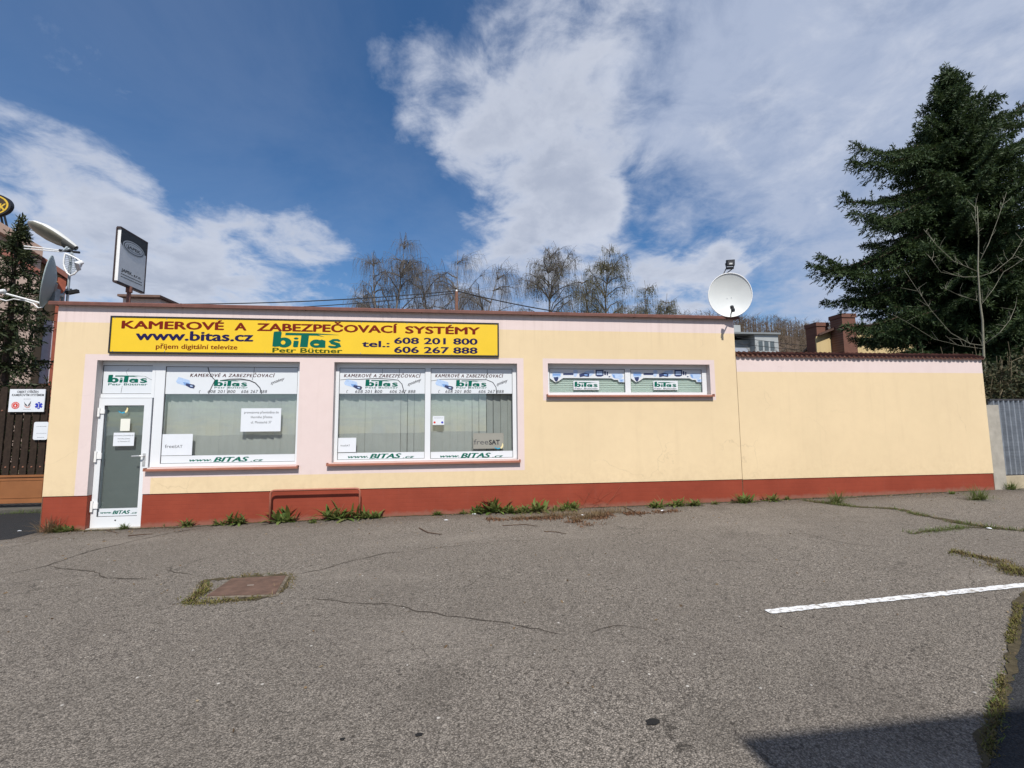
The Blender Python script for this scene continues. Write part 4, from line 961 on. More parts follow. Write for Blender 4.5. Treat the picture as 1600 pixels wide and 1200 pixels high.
# ------------------------------------------------------------------ things at the left corner
def left_gear():
    Y = .55
    m = np.array(at(113, 470, Y)); top = np.array(at(112, 388, Y))
    t = thing('street_lamp', 'grey and white cobra head lamp on a mast at the left roof corner', 'lamp', (top[0], Y, 3.4))
    MB().tube([(top[0], Y, 3.3), top], .019, 8).build('mast', GALV, t)
    a, b = np.array(at(43, 349, Y-.1)), np.array(at(119, 388, Y)); d = b-a; L = np.linalg.norm(d); d /= L; up = np.array([-.30, .42, 1.]); up = up-d*(up@d); up /= np.linalg.norm(up); sd = np.cross(d, up)
    n = 14; prof = [(0, .02, .0), (.05, .085, .05), (.16, .145, .09), (.36, .18, .115), (.58, .165, .115), (.78, .115, .09), (.93, .065, .065), (1, .045, .045)]
    def shell(lo, hi, vs, fs, flip=False, drop=0.0):
        base = len(vs); q = []
        for s_, w, h in prof:
            if not (lo <= s_ <= hi): continue
            q.append((s_, w, h))
        for s_, w, h in q:
            for k in range(n+1):
                an = math.pi*k/n; vs.append(a+d*L*s_+sd*w*math.cos(an)+up*((h*math.sin(an)) if not flip else -(drop*h*math.sin(an))))
        for i in range(len(q)-1):
            for k in range(n): p = base+i*(n+1)+k; fs.append((p, p+1, p+n+2, p+n+1))
    vs, fs = [], []; shell(0, 1, vs, fs); MB().add(vs, fs).build('lamp_head', simple('lamp_head_paint', (.66, .66, .63), .5, .1, 5, .4), t, smooth=True)
    vs, fs = [], []; shell(0, .8, vs, fs, True, .55); MB().add(vs, fs).build('diffuser', LAMPG, t, smooth=True)
    vs, fs = [], []; shell(.75, 1, vs, fs, True, .9); MB().add(vs, fs).build('gear_cover', simple('gear_cover_grey', (.10, .10, .095), .6), t, smooth=True)
    mb = MB().tube([b-d*.10-up*.03, b-d*.08-up*.17, top], .03, 8); mb.build('neck', GALV, t)
    mb = MB().tube([np.array(at(93, 391, Y)), np.array(at(124, 394.5, Y))], .022, 8); mb.build('clamp_bar', BLACK, t)
    mb = MB().tube([np.array(at(38, 384.5, Y+.1)), np.array(at(97, 391.5, Y))], .012, 6); mb.tube([np.array(at(38, 388.5, Y+.12)), np.array(at(97, 393.5, Y))], .010, 6); mb.build('white_rod', WHITEP, t); rel(t)
    # grid antenna
    pts = [(102, 396), (100, 405), (99.5, 413), (101.5, 420), (105, 426.5), (110, 430.5), (116, 428), (123, 421), (127, 414.5), (128, 410), (121, 404.5), (110, 399)]
    Y2 = Y-.12; P = [np.array(at(*p, Y2)) for p in pts]; c = sum(P)/len(P)
    t = thing('grid_antenna', 'white wire grid antenna hanging below the lamp head', 'antenna', tuple(c))
    rim = P+[P[0]]; MB().tube(rim, .014, 6).build('rim', WHITEP, t); mb = MB().tube([P[9], P[8]-[0, .1, 0], P[7]], .035, 8); mb.build('feed_arm', WHITEP, t)
    mb = MB()
    for k in range(1, 12):
        s_ = k/12; z = P[5][2]+(P[0][2]-P[5][2])*s_; xs = []
        for q, r in zip(rim, rim[1:]):
            if (q[2]-z)*(r[2]-z) < 0: w = (z-q[2])/(r[2]-q[2]); xs.append(q[0]+(r[0]-q[0])*w)
        if len(xs) == 2:
            x0, x1 = sorted(xs); mb.tube([(x0+(x1-x0)*s2, Y2+.06*math.sin(math.pi*s2), z) for s2 in np.linspace(0, 1, 7)], .005, 4)
    for k in range(1, 6):
        x = P[2][0]+(P[9][0]-P[2][0])*k/6; zs = []
        for q, r in zip(rim, rim[1:]):
            if (q[0]-x)*(r[0]-x) < 0: w = (x-q[0])/(r[0]-q[0]); zs.append(q[2]+(r[2]-q[2])*w)
        if len(zs) >= 2: mb.tube([(x, Y2+.05*math.sin(math.pi*s2), min(zs)+(max(zs)-min(zs))*s2) for s2 in np.linspace(0, 1, 6)], .005, 4)
    mb.build('wire_grid', GALV, t)['kind'] = 'stuff'; MB().tube([c+[.06, .02, .1], top-[0, 0, .06]], .012, 6).build('clamp', GALV, t); rel(t)
    # side-on dish
    c = np.array(at(73.5, 440, .2)); t = thing('satellite_dish', 'grey satellite dish seen from its edge at the left roof corner', 'satellite dish', tuple(c))
    ax = np.array([-.825, -.555, .10]); ax /= np.linalg.norm(ax); up = np.array([0, 0, 1.])-ax*ax[2]; up /= np.linalg.norm(up); rt = np.cross(up, ax)
    R_, n, mm = .45, 40, 8; vs, fs = [], []
    for back in (0, 1):
        for j in range(mm+1):
            for k in range(n):
                an = 2*math.pi*k/n; vs.append(c+rt*R_*j/mm*math.cos(an)*.93+up*R_*j/mm*math.sin(an)-ax*(.10*(1-(j/mm)**2)+(.006 if back else 0)))
        b0 = back*(mm+1)*n
        for j in range(mm):
            for k in range(n): q, e = b0+j*n+k, b0+j*n+(k+1) % n; fs.append((q, e, e+n, q+n) if not back else (q, q+n, e+n, e))
    MB().add(vs, fs).build('reflector', DISHG, t, smooth=True)
    MB().tube([c+rt*R_*.93*math.cos(an)+up*R_*math.sin(an) for an in np.linspace(0, 2*math.pi, 41)], .008, 5, cap=False).build('rim', DISHG, t)
    e0 = np.array(at(66, 474.5, .2)); e1 = np.array(at(2, 457, -.05)); MB().tube([e0, e1], .017, 6).build('arm', WHITEP, t); MB().lathe([(0, -.05), (.03, -.04), (.03, .04), (0, .05)], np.array(at(3, 455, -.05)), (1, 0, 0.2), 10).build('receiver_head', WHITEP, t)
    pts = [np.array(at(*p, .1)) for p in ((66, 480), (60, 481), (52, 474), (40, 470), (22, 467), (10, 470), (0, 467))]; MB().tube(pts, .009, 5).build('cable', WHITEP, t)
    bk = np.array(at(84, 462, .35)); w_ = np.array(at(98, 461, .6)); MB().obox(bk, (1, 0, 0), (0, 1, 0), (0, 0, 1), .06, .05, .12).tube([c-ax*.10, bk, w_], .03, 8).tube([w_, (w_[0], .6, 3.3)], .025, 8).tube([w_, np.array(at(104, 452, .6)), np.array(at(112, 452, .6))], .014, 6).build('bracket', GALV, t)
    rel(t)
    q0 = np.array(at(107, 458, .5)); t = thing('security_camera', 'small dark outdoor camera on a stub at the left roof corner', 'camera', tuple(q0))
    MB().tube([(q0[0], .5, 3.4), q0], .012, 6).build('stub', WHITEP, t); MB().obox(q0+[.06, 0, .02], (1, 0, .25), (0, 1, 0), (-.25, 0, 1), .09, .03, .028).build('housing', BLACK, t); rel(t)
left_gear()

# ------------------------------------------------------------------ gate on the left
def gate():
    Y = 2.35; xr = X(76, 690, Y)+.12; gx0 = xr-4.2; zt = Z(40, 604, Y); zb = Z(40, 742, Y); zbb = Z(30, 786, Y)
    t = thing('wooden_gate', 'dark brown picket gate over a brown sheet panel, left of the shop', 'gate', (xr-1.5, Y, zbb))
    WOOD = simple('dark_wood', (.032, .021, .015), .8, .35, 14, .2, bump=.5, bscale=40)
    BROWN = simple('brown_sheet', (.26, .105, .040), .55, .12, 3, .3)
    pitch = .158; w = .062; n = 9; vs = []
    prof = [(-w, 0), (w, 0)]+[(w*math.cos(a), math.sin(a)*w) for a in np.linspace(0, math.pi, 9)]
    H = zt-zb-w+.06; prof = [(-w, 0), (w, 0)]+[(w*math.cos(a), H+math.sin(a)*w) for a in np.linspace(0, math.pi, 9)]
    m = MB(); k = len(prof); m.add([(x, y, z) for y in (0, .022) for x, z in prof], [tuple(range(k)), tuple(range(2*k-1, k-1, -1))]+[(i, k+i, k+(i+1) % k, (i+1) % k) for i in range(k)])
    pm = m.mesh('picket', WOOD)
    cnt = int(4.1/pitch)
    for i in range(cnt):
        o = obj('picket', pm, t, (xr-.08-pitch*i, Y+(0 if i % 2 == 0 else .0), zb-.05)); o.rotation_euler = (0, random.uniform(-.006, .006), 0); o.scale = (1, 1, 1+random.uniform(-.008, .008))
    for zz in (zb+.12, zt-.55): MB().box(gx0, xr, Y+.023, Y+.065, zz, zz+.09).build('cross_rail', WOOD, t)
    BT = simple('bolt_rust', (.24, .11, .07), .6)
    for zz in (zb+.16, zt-.50):
        mb = MB()
        for i in range(cnt): mb.lathe([(0, -.012), (.014, -.008), (.018, 0)], (xr-.08-pitch*i, Y, zz), (0, 1, 0), 8)
        mb.build('bolt_row', BT, t)['kind'] = 'stuff'
    mb = MB().box(gx0, xr, Y-.01, Y+.03, zbb, zb).box(gx0, xr, Y-.03, Y-.01, zb-.04, zb).box(gx0, xr, Y-.03, Y-.01, zbb, zbb+.05)
    for x in (xr-.04, xr-1.05, xr-2.1, xr-3.1): mb.box(x, x+.04, Y-.03, Y-.01, zbb+.05, zb-.04)
    for xa in (xr-1.0, xr-2.05, xr-3.05): mb.box(xa+.06, xa+.85, Y-.018, Y-.01, zbb+.10, zbb+.11).box(xa+.06, xa+.85, Y-.018, Y-.01, zb-.11, zb-.10).box(xa+.06, xa+.07, Y-.018, Y-.01, zbb+.11, zb-.11).box(xa+.84, xa+.85, Y-.018, Y-.01, zbb+.11, zb-.11)
    mb.build('sheet_panel', BROWN, t)
    MB().box(xr+.001, xr+.09, Y-.03, Y+.06, -.4, zt-.1).build('post', simple('post_red', (.22, .07, .05), .6), t)
    for c in t.children:
        if c.name.startswith('picket'): c.location = Vector(c.location)-Vector(t.location)
        else: c.matrix_parent_inverse = Matrix.Translation(t.location).inverted()
    tag(MB().box(-14, -6.56, 2.06, 2.7, -.5, gz(-9)+.07).build('kerb', simple('kerb_dark', (.085, .08, .068), .95, .3, 12)), kind='structure')
    Y -= .04
    r = prect((15.8, 608), (71.5, 608.2), (13.5, 643.4), (69, 643.6), Y)
    t = thing('warning_sign', 'white warning sign with red, grey and blue emblems on the picket gate', 'sign', ((r[0]+r[1])/2, Y, r[2])); MB().box(r[0], r[1], Y-.006, Y+.01, r[2], r[3]).build('plate', PAPER, t); Yt = Y-.008
    word(t, 'OBJEKT STŘEŽEN', (26.5, 613.8), (60, 613.8), 3.3, Yt, INK_GREY, bold=.02); word(t, 'KAMEROVÝM SYSTÉMEM', (18.5, 618.8), (68.5, 618.8), 3.3, Yt, INK_GREY, bold=.02)
    fine_print(t, [(37, 49, 623.5)], Yt)
    q = np.array(at(24, 633.5, Yt)); s_ = (r[1]-r[0])/55; mb = MB(); n = 16
    mb.poly([(q[0]+s_*(6.6 if i % 2 else 5.6)*math.cos(math.pi*i/n), Yt, q[2]+s_*(6.6 if i % 2 else 5.6)*math.sin(math.pi*i/n)) for i in range(2*n)][::1], 0); mb.poly([(q[0]+s_*4.6*math.cos(2*math.pi*i/n), Yt-.0006, q[2]+s_*4.6*math.sin(2*math.pi*i/n)) for i in range(n)], 1); mb.poly([(q[0]+s_*4*math.cos(2*math.pi*i/n), Yt-.0012, q[2]+s_*4*math.sin(2*math.pi*i/n)) for i in range(n)], 0); mb.poly([(q[0]+s_*a_, Yt-.0018, q[2]+s_*b_) for a_, b_ in ((-1, -1.6), (1, -1.6), (1.3, 0), (.2, 1.8), (-1.2, .2))], 1)
    mb.build('fire_emblem', [INK_RED2, PAPER], t)
    mb = MB(); flat(mb, [(37.5, 627), (39, 630), (41.5, 632), (43, 635), (40, 634), (38.3, 631.5)], Yt, 0, 0); flat(mb, [(48.5, 626), (46.5, 629.5), (44.3, 632), (43, 635), (46, 633.5), (47.8, 630.5)], Yt, 0, 1); flat(mb, [(37, 632), (40, 634.8), (43, 636), (46, 634.5), (48.5, 632), (46, 636.5), (42, 637.5), (38.5, 635.5)], Yt, 1, 2); mb.build('wing_emblem', [INK_GREY, simple('rose_print', (.6, .33, .28), .5)], t); fine_print(t, [(36.5, 48, 639.5)], Yt, INK_BLACK)
    q = np.array(at(60.5, 633.5, Yt)); mb = MB()
    for k in range(3):
        a_ = math.pi*k/3+math.pi/2; d = np.array([math.cos(a_), 0, math.sin(a_)]); e = np.array([-d[2], 0, d[0]]); mb.poly([q+s_*(d*6+e*1.7)-[0, .0006*k, 0], q+s_*(d*6-e*1.7)-[0, .0006*k, 0], q+s_*(-d*6-e*1.7)-[0, .0006*k, 0], q+s_*(-d*6+e*1.7)-[0, .0006*k, 0]], 0)
    mb.poly([q+s_*np.array([x, 0, z])-[0, .0024, 0] for x, z in ((-.45, -4.5), (.45, -4.5), (.45, 4.5), (-.45, 4.5))], 1); mb.build('star_emblem', [INK_STAR, PAPER], t); rel(t)
    r = prect((53.5, 659), (76, 659.3), (51.8, 687), (74.2, 687.3), Y); t = thing('plate_sign', 'small white plate with rounded corners below the warning sign on the gate', 'sign', ((r[0]+r[1])/2, Y, r[2]))
    m = MB(); rc = .035; pts = []
    for cx_, cz_, a0 in ((r[1]-rc, r[3]-rc, 0), (r[0]+rc, r[3]-rc, 90), (r[0]+rc, r[2]+rc, 180), (r[1]-rc, r[2]+rc, 270)):
        for k in range(5): a_ = rad(a0+k*22.5); pts.append((cx_+rc*math.cos(a_), cz_+rc*math.sin(a_)))
    k = len(pts); m.add([(x, y, z) for y in (Y-.006, Y+.006) for x, z in pts], [tuple(range(k))[::-1], tuple(range(k, 2*k))]+[(i, (i+1) % k, k+(i+1) % k, k+i) for i in range(k)]); m.build('plate', PAPER, t); fine_print(t, [(57, 73, 666.3), (57, 73, 677), (58, 69, 683.5)], Y-.008); rel(t)
gate()

# ------------------------------------------------------------------ right end: post, metal fence, concrete base
def right_fence():
    x0 = X(1544, 640, .12); x1 = X(1566, 760, .12)
    t = thing('metal_fence', 'grey corrugated metal fence on a concrete base at the right edge', 'fence', (12, .3, gz(12)))
    zt = Z(1575, 626, .2); zb = Z(1590, 741, .2)
    MB().box(11.0, 11.30, .02, .40, -.2, Z(1548, 633, .1)).build('post', CONC, t)
    MB().box(11.302, 15.4, .05, .36, -.2, zb-.02).build('base', simple('base_concrete', (.40, .34, .24), .9, .2, 4, .2, bump=.3), t)
    STEEL = MT('zinc_sheet', .5, .5, .4); v = STEEL.noise(5, 4, .7); STEEL.color(STEEL.ramp(v, [(.3, (.20, .22, .25)), (.7, (.30, .33, .37))])); wv = STEEL.noise(1, 2, .5, STEEL.vec((2, 2, 45))); STEEL.bump(wv, .5, .008)
    p0 = 11.31; pw = 1.0
    for i in range(4):
        mb = MB(); n = 64; vs = []
        for k in range(n+1):
            x = p0+i*1.01+pw*k/n; ph = (k % 6)/6*2*math.pi; y = .20+.032*math.tanh(1.8*math.sin(2*math.pi*k/8)); vs += [(x, y, zb), (x, y, zt)]
        mb.add(vs, [(2*k, 2*k+2, 2*k+3, 2*k+1) for k in range(n)]); mb.build('sheet', STEEL.m, t)
    mb = MB().box(p0, p0+4.05, .17, .235, zt, zt+.035).box(p0, p0+4.05, .17, .235, zb-.019, zb-.001); mb.build('edge_rail', simple('edge_rail_dark', (.05, .05, .055), .6), t)
    rel(t)
right_fence()

# ------------------------------------------------------------------ vegetation
SPR = foliage('spruce_needles', [(.013, .030, .011), (.022, .046, .015), (.036, .066, .020), (.058, .086, .028)], .6, .15)
SPR2 = foliage('fir_needles', [(.014, .026, .010), (.024, .038, .014), (.038, .054, .019), (.055, .062, .025)], .6, .12)
BARK = simple('spruce_bark', (.085, .06, .045), .95, .3, 18, .1, bump=.6)
def leaf_quads(P, D, L, W, spread=.6):
    """one narrow leaf quad per point P along direction D (arrays)"""
    n = len(P); D = D+rng.normal(0, spread, (n, 3)); D /= np.linalg.norm(D, axis=1)[:, None]
    Rv = rng.normal(0, 1, (n, 3)); Sd = np.cross(D, Rv); Sd /= np.linalg.norm(Sd, axis=1)[:, None]+1e-9
    L = L*(.6+.8*rng.random(n))[:, None]; W = W*(.7+.6*rng.random(n))[:, None]
    v = np.stack([P-Sd*W*.25, P+Sd*W*.25, P+D*L*.6+Sd*W*.5, P+D*L, P+D*L*.6-Sd*W*.5], 1)
    f = np.arange(n*5).reshape(n, 5); return v.reshape(-1, 3), f
def conifer(name, label, base, height, prof, mat, extra=(), whorl=.30, nper=6, lw=(.13, .05), seed=1, lowest=.06, dens=1.0, group=None, droop=.35, tops=5):
    r = np.random.default_rng(seed); base = np.array(base); t = thing(name, label, 'tree', tuple(base), group)
    mb = MB(); pts = [base+np.array([.12*math.sin(k*.7)*.3, .1*math.cos(k)*.3, height*k/10]) for k in range(11)]; mb.tube(pts, [height*.017*(1-k/10)+.02 for k in range(11)], 8); mb.build('trunk', BARK, t)
    bm_ = MB(); PS, DS = [], []
    def limb(z, az, length, rise, dr, tipup):
        o = base+np.array([0, 0, z]); h = np.array([math.cos(az), math.sin(az), 0]); n = max(4, int(length/.30)); side = np.array([-h[1], h[0], 0])
        ts = np.linspace(0, 1, n+1); wig = np.cumsum(r.normal(0, .09, n+1))*length*.3
        pts = [o+h*length*s_+np.array([0, 0, length*(rise*s_-dr*1.3*(1.55*s_-.55*s_*s_)+tipup*max(0, s_-.65)**2*4)])+side*w for s_, w in zip(ts, wig)]
        bm_.tube(pts, [max(.008, .012+.016*length*(1-s_)) for s_ in ts], 4, cap=False)
        pts = np.array(pts); step = .085/dens; m = max(3, int(length/step)); s = np.linspace(.10 if length > 1 else .05, 1, m)
        idx = s*n; i0 = np.minimum(idx.astype(int), n-1); fr = (idx-i0)[:, None]; q = pts[i0]*(1-fr)+pts[i0+1]*fr; dd = pts[i0+1]-pts[i0]; dd /= np.linalg.norm(dd, axis=1)[:, None]
        for sg in (-1, 1, 0):
            tl = np.clip((.16+.42*length*(1-s)**.8*.55)*(.6+.8*r.random(m)), .10, .95)
            if sg == 0: tl = tl*.7
            td = dd*.65+side*sg*(.8+.3*r.random((m, 1)))+np.array([0, 0, 1])*(-.40-.35*r.random((m, 1)) if sg else (-1.1 if r.random() < .75 else .2))
            td /= np.linalg.norm(td, axis=1)[:, None]
            for k in range(m):
                c = max(2, int(tl[k]/.068)); u = (np.arange(c)+r.random())/c*tl[k]
                PS.append(q[k]+td[k]*u[:, None]+np.array([0, 0, -.25])*(u[:, None]**2)); DS.append(np.repeat(td[k][None], c, 0))
        cw = np.repeat(q, 5, 0)+r.normal(0, .035, (m*5, 3)); PS.append(cw); DS.append(np.repeat(dd, 5, 0)*.5+r.normal(0, .5, (m*5, 3)))
        # spray at the tip, candles on top of the limb
        for k in range(3):
            if r.random() < .7:
                s_ = r.uniform(.55, 1); p = pts[int(s_*n)]; hh = r.uniform(.12, .40); c = int(hh/.05)+1; PS.append(p+np.array([r.normal(0, .03), r.normal(0, .03), 1])*np.linspace(0, hh, c)[:, None]); DS.append(np.tile([0, 0, 1.0], (c, 1)))
    z = height*lowest; k = 0
    while z < height*.985:
        frac = z/height; rad_ = np.interp(frac, *zip(*prof)); nn = nper if frac < .85 else max(4, nper-1)
        a0 = r.uniform(0, 6.28)
        for i in range(nn):
            L = rad_*(r.uniform(.50, .9) if r.random() < .45 else r.uniform(.85, 1.18))
            if L > .08: limb(z+r.uniform(-.1, .1), a0+6.28*i/nn+r.normal(0, .22), L, .12+.5*max(0, frac-.6), droop*r.uniform(.7, 1.3)*(1-max(0, frac-.55)*1.9), .12+.1*r.random())
        z += whorl*(1.15-.5*frac)
    for e in extra: limb(*e)
    PS.append(base+np.array([0, 0, 1])*np.linspace(height*.93, height*1.012, 26)[:, None]); DS.append(np.tile([0, 0, .6], (26, 1)))
    P, Dv = np.concatenate(PS), np.concatenate(DS); P = np.repeat(P, 3, 0); Dv = np.repeat(Dv, 3, 0); P = P+rng.normal(0, .018, P.shape)
    v, f = leaf_quads(P, Dv, *lw, spread=.55)
    bm_.build('limbs', BARK, t)['kind'] = 'stuff'
    o = tri_mesh('crown', v, f, mat, t); rel(t); return len(f)

SY = 5.2
sb = at(1515, 640, SY); sx = X(1502, 330, SY); sz0 = gz(12); top = Z(1483, 108, SY); Hs = top-sz0
def frac_(py): return (Z(1500, py, SY)-sz0)/Hs
sc_ = (SY-CAM[1])/F_PX*1.04
pr = [(0, 190), (frac_(640), 195), (frac_(560), 172), (frac_(480), 174), (frac_(410), 162), (frac_(350), 140), (frac_(300), 115), (frac_(260), 96), (frac_(220), 72), (frac_(180), 48), (frac_(150), 30), (frac_(120), 10), (1, 4)]
pr = [(a, b*sc_) for a, b in pr]
def ex_limb(tip, zpy, tipup=.15, rise=.05):
    tp = at(*tip, SY); z = Z(1500, zpy, SY)-sz0; dx = tp[0]-sx; L = abs(dx); dz = tp[2]-(sz0+z)
    return (z, math.pi+random.uniform(-.06, .06) if dx < 0 else random.uniform(-.06, .06), L*.93, rise, (rise*1-dz/L+tipup*.49)/1.3, tipup)
extra = []; random.seed(23)
for tip, zp, tu in (((1309, 250), 215, .15), ((1320, 226), 208, .25), ((1304, 345), 280, .2), ((1325, 300), 262, .3), ((1261, 412), 318, .2), ((1275, 396), 315, .25), ((1317, 432), 360, .1), ((1310, 462), 390, .1), ((1314, 510), 430, .1), ((1342, 532), 450, .1), ((1594, 150), 215, .6), ((1606, 200), 205, .1), ((1640, 260), 230, .1)):
    for j in range(1): extra.append(ex_limb((tip[0]+random.uniform(-3, 6), tip[1]+random.uniform(-5, 5)), zp+random.uniform(-6, 6), tu))
nf = conifer('spruce_tree', 'tall dark green spruce with drooping limbs rising behind the tiled wall', (sx, SY, sz0), Hs, pr, SPR, extra, whorl=.31, nper=7, seed=11, lowest=.10, lw=(.125, .030), dens=.95)
print('spruce leaves', nf)
# left conifer in front of the neighbouring house
LY = 5.0; lx = X(26, 400, LY); lh = Z(28, 345, LY)-gz(-14)
conifer('fir_tree', 'dark brownish green conifer behind the picket gate at the left edge', (lx, LY, gz(-14)), lh, [(0, 1.2), (.35, 1.2), (.55, .95), (.70, .80), (.82, .50), (.90, .22), (.96, .10), (1, .03)], SPR2, (), whorl=.42, nper=4, seed=5, lowest=.05, lw=(.11, .032), dens=.62, droop=.15)
# bare birches
BIRCH = simple('birch_bark', (.20, .175, .155), .9, .35, 9, .1)
TWIG = simple('birch_twig', (.145, .13, .118), .9, .25, 3, .1)
TWIG_G = simple('budding_twig', (.14, .128, .09), .9, .25, 3, .1)
BUD = foliage('birch_buds', [(.10, .11, .035), (.14, .14, .05), (.12, .105, .055)], .6, .3)
def birch(label, px, py_top, Y, half_px, seed, twig, buds, lean=0.0, stems=1, wide=1.0):
    r = np.random.default_rng(seed); P = at(px, py_top, Y); z0 = gz(P[0]); H = P[2]-z0; R_ = half_px*(Y-CAM[1])/F_PX; x0 = P[0]-lean
    t = thing('birch_tree', label, 'tree', (x0, Y, z0), 'bare birches behind the shop'); tb, lb = MB(), MB(); TP, TQ, TR, BP = [], [], [], []
    for st in range(stems):
        ox = 0 if stems == 1 else (st-(stems-1)/2)*R_*.85; hh = H if st == stems//2 or stems == 1 else H*r.uniform(.80, .93)
        n = 14; pts = [np.array([x0+ox*(k/n)**1.2+lean*k/n+r.normal(0, .05), Y+r.normal(0, .05), z0+hh*k/n]) for k in range(n+1)]
        tb.tube(pts, [max(.018, .011*H*(1-k/n)**.9) for k in range(n+1)], 7)
        for i in range(int(46/stems)+12):
            s_ = r.uniform(.28, .98); k = s_*n; a = pts[int(k)]; az = r.uniform(0, 6.28); env = R_*(1.05 if stems == 1 else .74)*min(1, (1-s_)*3.0+.22)*r.uniform(.6, 1.1)
            d = np.array([math.cos(az), math.sin(az), 0]); up = env*r.uniform(.7, 1.5)*(1 if s_ < .8 else .6); up = min(up, max(.2, z0+hh*1.0-a[2]))
            lp = [a+d*env*u*wide+np.array([0, 0, up*(u**.75)-env*.35*u**3])+r.normal(0, .05, 3) for u in np.linspace(0, 1, 7)]
            lb.tube(lp, [.045*(1-u)*(H/14)+.011 for u in np.linspace(0, 1, 7)], 4, cap=False)
            for j in range(11):
                u = r.uniform(.25, 1); b = lp[min(6, int(u*6))]; az2 = az+r.normal(0, 1.1); d2 = np.array([math.cos(az2), math.sin(az2), r.uniform(-.1, .5)]); L2 = r.uniform(.3, .95)*R_*.42
                c = b+d2*L2; m_ = b+d2*L2*.55+np.array([0, 0, .1*L2]); lb.tube([b, m_, c], [.014, .011, .008], 3, cap=False)
                for q in range(5):
                    w = r.uniform(.3, 1); s0 = b+(c-b)*w; hl = r.uniform(.4, 1.7)*R_*.34; dr = np.array([r.normal(0, .22), r.normal(0, .22), -1]); mid = s0+d2*.12*hl+dr*hl*.45; end = mid+dr*np.array([.6, .6, 1])*hl*.6
                    TP += [s0, mid]; TQ += [mid, end]; TR += [.0085, .006]
                    for bq in range(buds): BP.append(s0+(end-s0)*r.uniform(.1, 1)+r.normal(0, .03, 3))
    TP, TQ, TR = np.array(TP), np.array(TQ), np.array(TR); d = TQ-TP; d /= np.linalg.norm(d, axis=1)[:, None]; a = np.cross(d, r.normal(0, 1, d.shape)); a /= np.linalg.norm(a, axis=1)[:, None]; b = np.cross(d, a); rr_ = TR[:, None]
    ring = [a, -.5*a+.866*b, -.5*a-.866*b]; v = np.stack([TP+x*rr_ for x in ring]+[TQ+x*rr_*.7 for x in ring], 1).reshape(-1, 3); k6 = np.arange(len(TP))[:, None]*6
    f = np.concatenate([k6+np.array([[0, 1, 4, 3]]), k6+np.array([[1, 2, 5, 4]]), k6+np.array([[2, 0, 3, 5]])])
    tb.build('trunk', BIRCH, t); lb.build('limbs', TWIG, t)['kind'] = 'stuff'; tri_mesh('twigs', v, f, twig, t)['kind'] = 'stuff'
    if len(BP): BP = np.array(BP); vv, ff = leaf_quads(BP, np.tile([0, 0, -1.0], (len(BP), 1)), .11, .07, .8); tri_mesh('buds', vv, ff, BUD, t)['kind'] = 'stuff'
    rel(t)
birch('tallest bare birch, leftmost behind the shop roof', 608, 364, 30, 62, 21, TWIG, 0, .3, 2)
birch('rounded bare birch behind the cable post', 715, 391, 31, 82, 31, TWIG, 0, .0, 3, 1.15)
birch('narrow topped bare birch right of the cable post, beside the tallest budding one', 858, 384, 33, 54, 23, TWIG, 1, .2, 1)
birch('budding birch with a pointed top above the small high window', 930, 380, 32, 58, 24, TWIG_G, 2, .0, 2)
birch('low round birch at the right end of the row', 1008, 438, 33, 46, 25, TWIG_G, 2, .0, 3)
birch('small bare birch low at the left end of the row', 556, 446, 31, 30, 26, TWIG, 0, .0, 2)

# pale bare sapling in front of the spruce
def sapling():
    Y = 2.2; t = thing('bare_sapling', 'pale leafless sapling behind the right end of the tiled wall', 'tree', (X(1540, 600, Y), Y, gz(11)))
    PB = simple('pale_bark', (.21, .20, .15), .85, .2, 12)
    q = lambda *p: [np.array(at(a, b, Y+dy)) for a, b, dy in p]
    tr = [np.array([X(1541, 600, Y), Y, gz(11)-.1])]+q((1537, 555, 0), (1535, 500, .05), (1531, 470, 0), (1528, 420, 0), (1529, 370, 0), (1527, 322, 0)); MB().tube(tr, [.034, .028, .024, .020, .016, .010, .005], 7).build('trunk', PB, t, smooth=True)
    for pts, r0 in (([(1537, 540, 0), (1515, 537, -.1), (1485, 520, -.3), (1455, 485, -.4), (1428, 445, -.5), (1412, 420, -.5)], .014), ([(1534, 432, 0), (1505, 433, .1), (1470, 425, .2), (1450, 398, .2)], .010), ([(1529, 425, 0), (1490, 408, .1), (1465, 385, .2), (1443, 358, .3)], .010), ([(1529, 433, 0), (1555, 424, -.1), (1582, 402, -.2), (1600, 372, -.2)], .011), ([(1531, 408, 0), (1545, 380, 0), (1560, 340, .1), (1573, 300, .1)], .010),
                    ([(1539, 537, 0), (1562, 520, -.2), (1578, 500, -.3), (1587, 478, -.3)], .014), ([(1536, 545, 0), (1500, 540, .2), (1460, 530, .3), (1420, 505, .4), (1400, 494, .4)], .009), ([(1534, 475, 0), (1552, 452, .1), (1568, 425, .2), (1600, 405, .3)], .008), ([(1528, 470, 0), (1500, 462, .2), (1475, 450, .2)], .006), ([(1528, 372, 0), (1524, 345, 0), (1525, 310, 0)], .005)):
        p = q(*pts); MB().tube(p, list(np.linspace(r0*.75, .003, len(p))), 5).build('branch', PB, t, smooth=True)
        fine = MB()
        for k in range(9):
            i = random.randrange(1, len(p)); b0 = p[i-1]+(p[i]-p[i-1])*random.random(); e = b0+np.array([random.gauss(0, .16), random.gauss(0, .1), random.uniform(.05, .34)]); fine.tube([b0, (b0+e)/2+np.array([random.gauss(0, .02), 0, 0]), e], [.0045, .0035, .002], 3)
        fine.build('twig', PB, t)['kind'] = 'stuff'
    rel(t)
sapling()
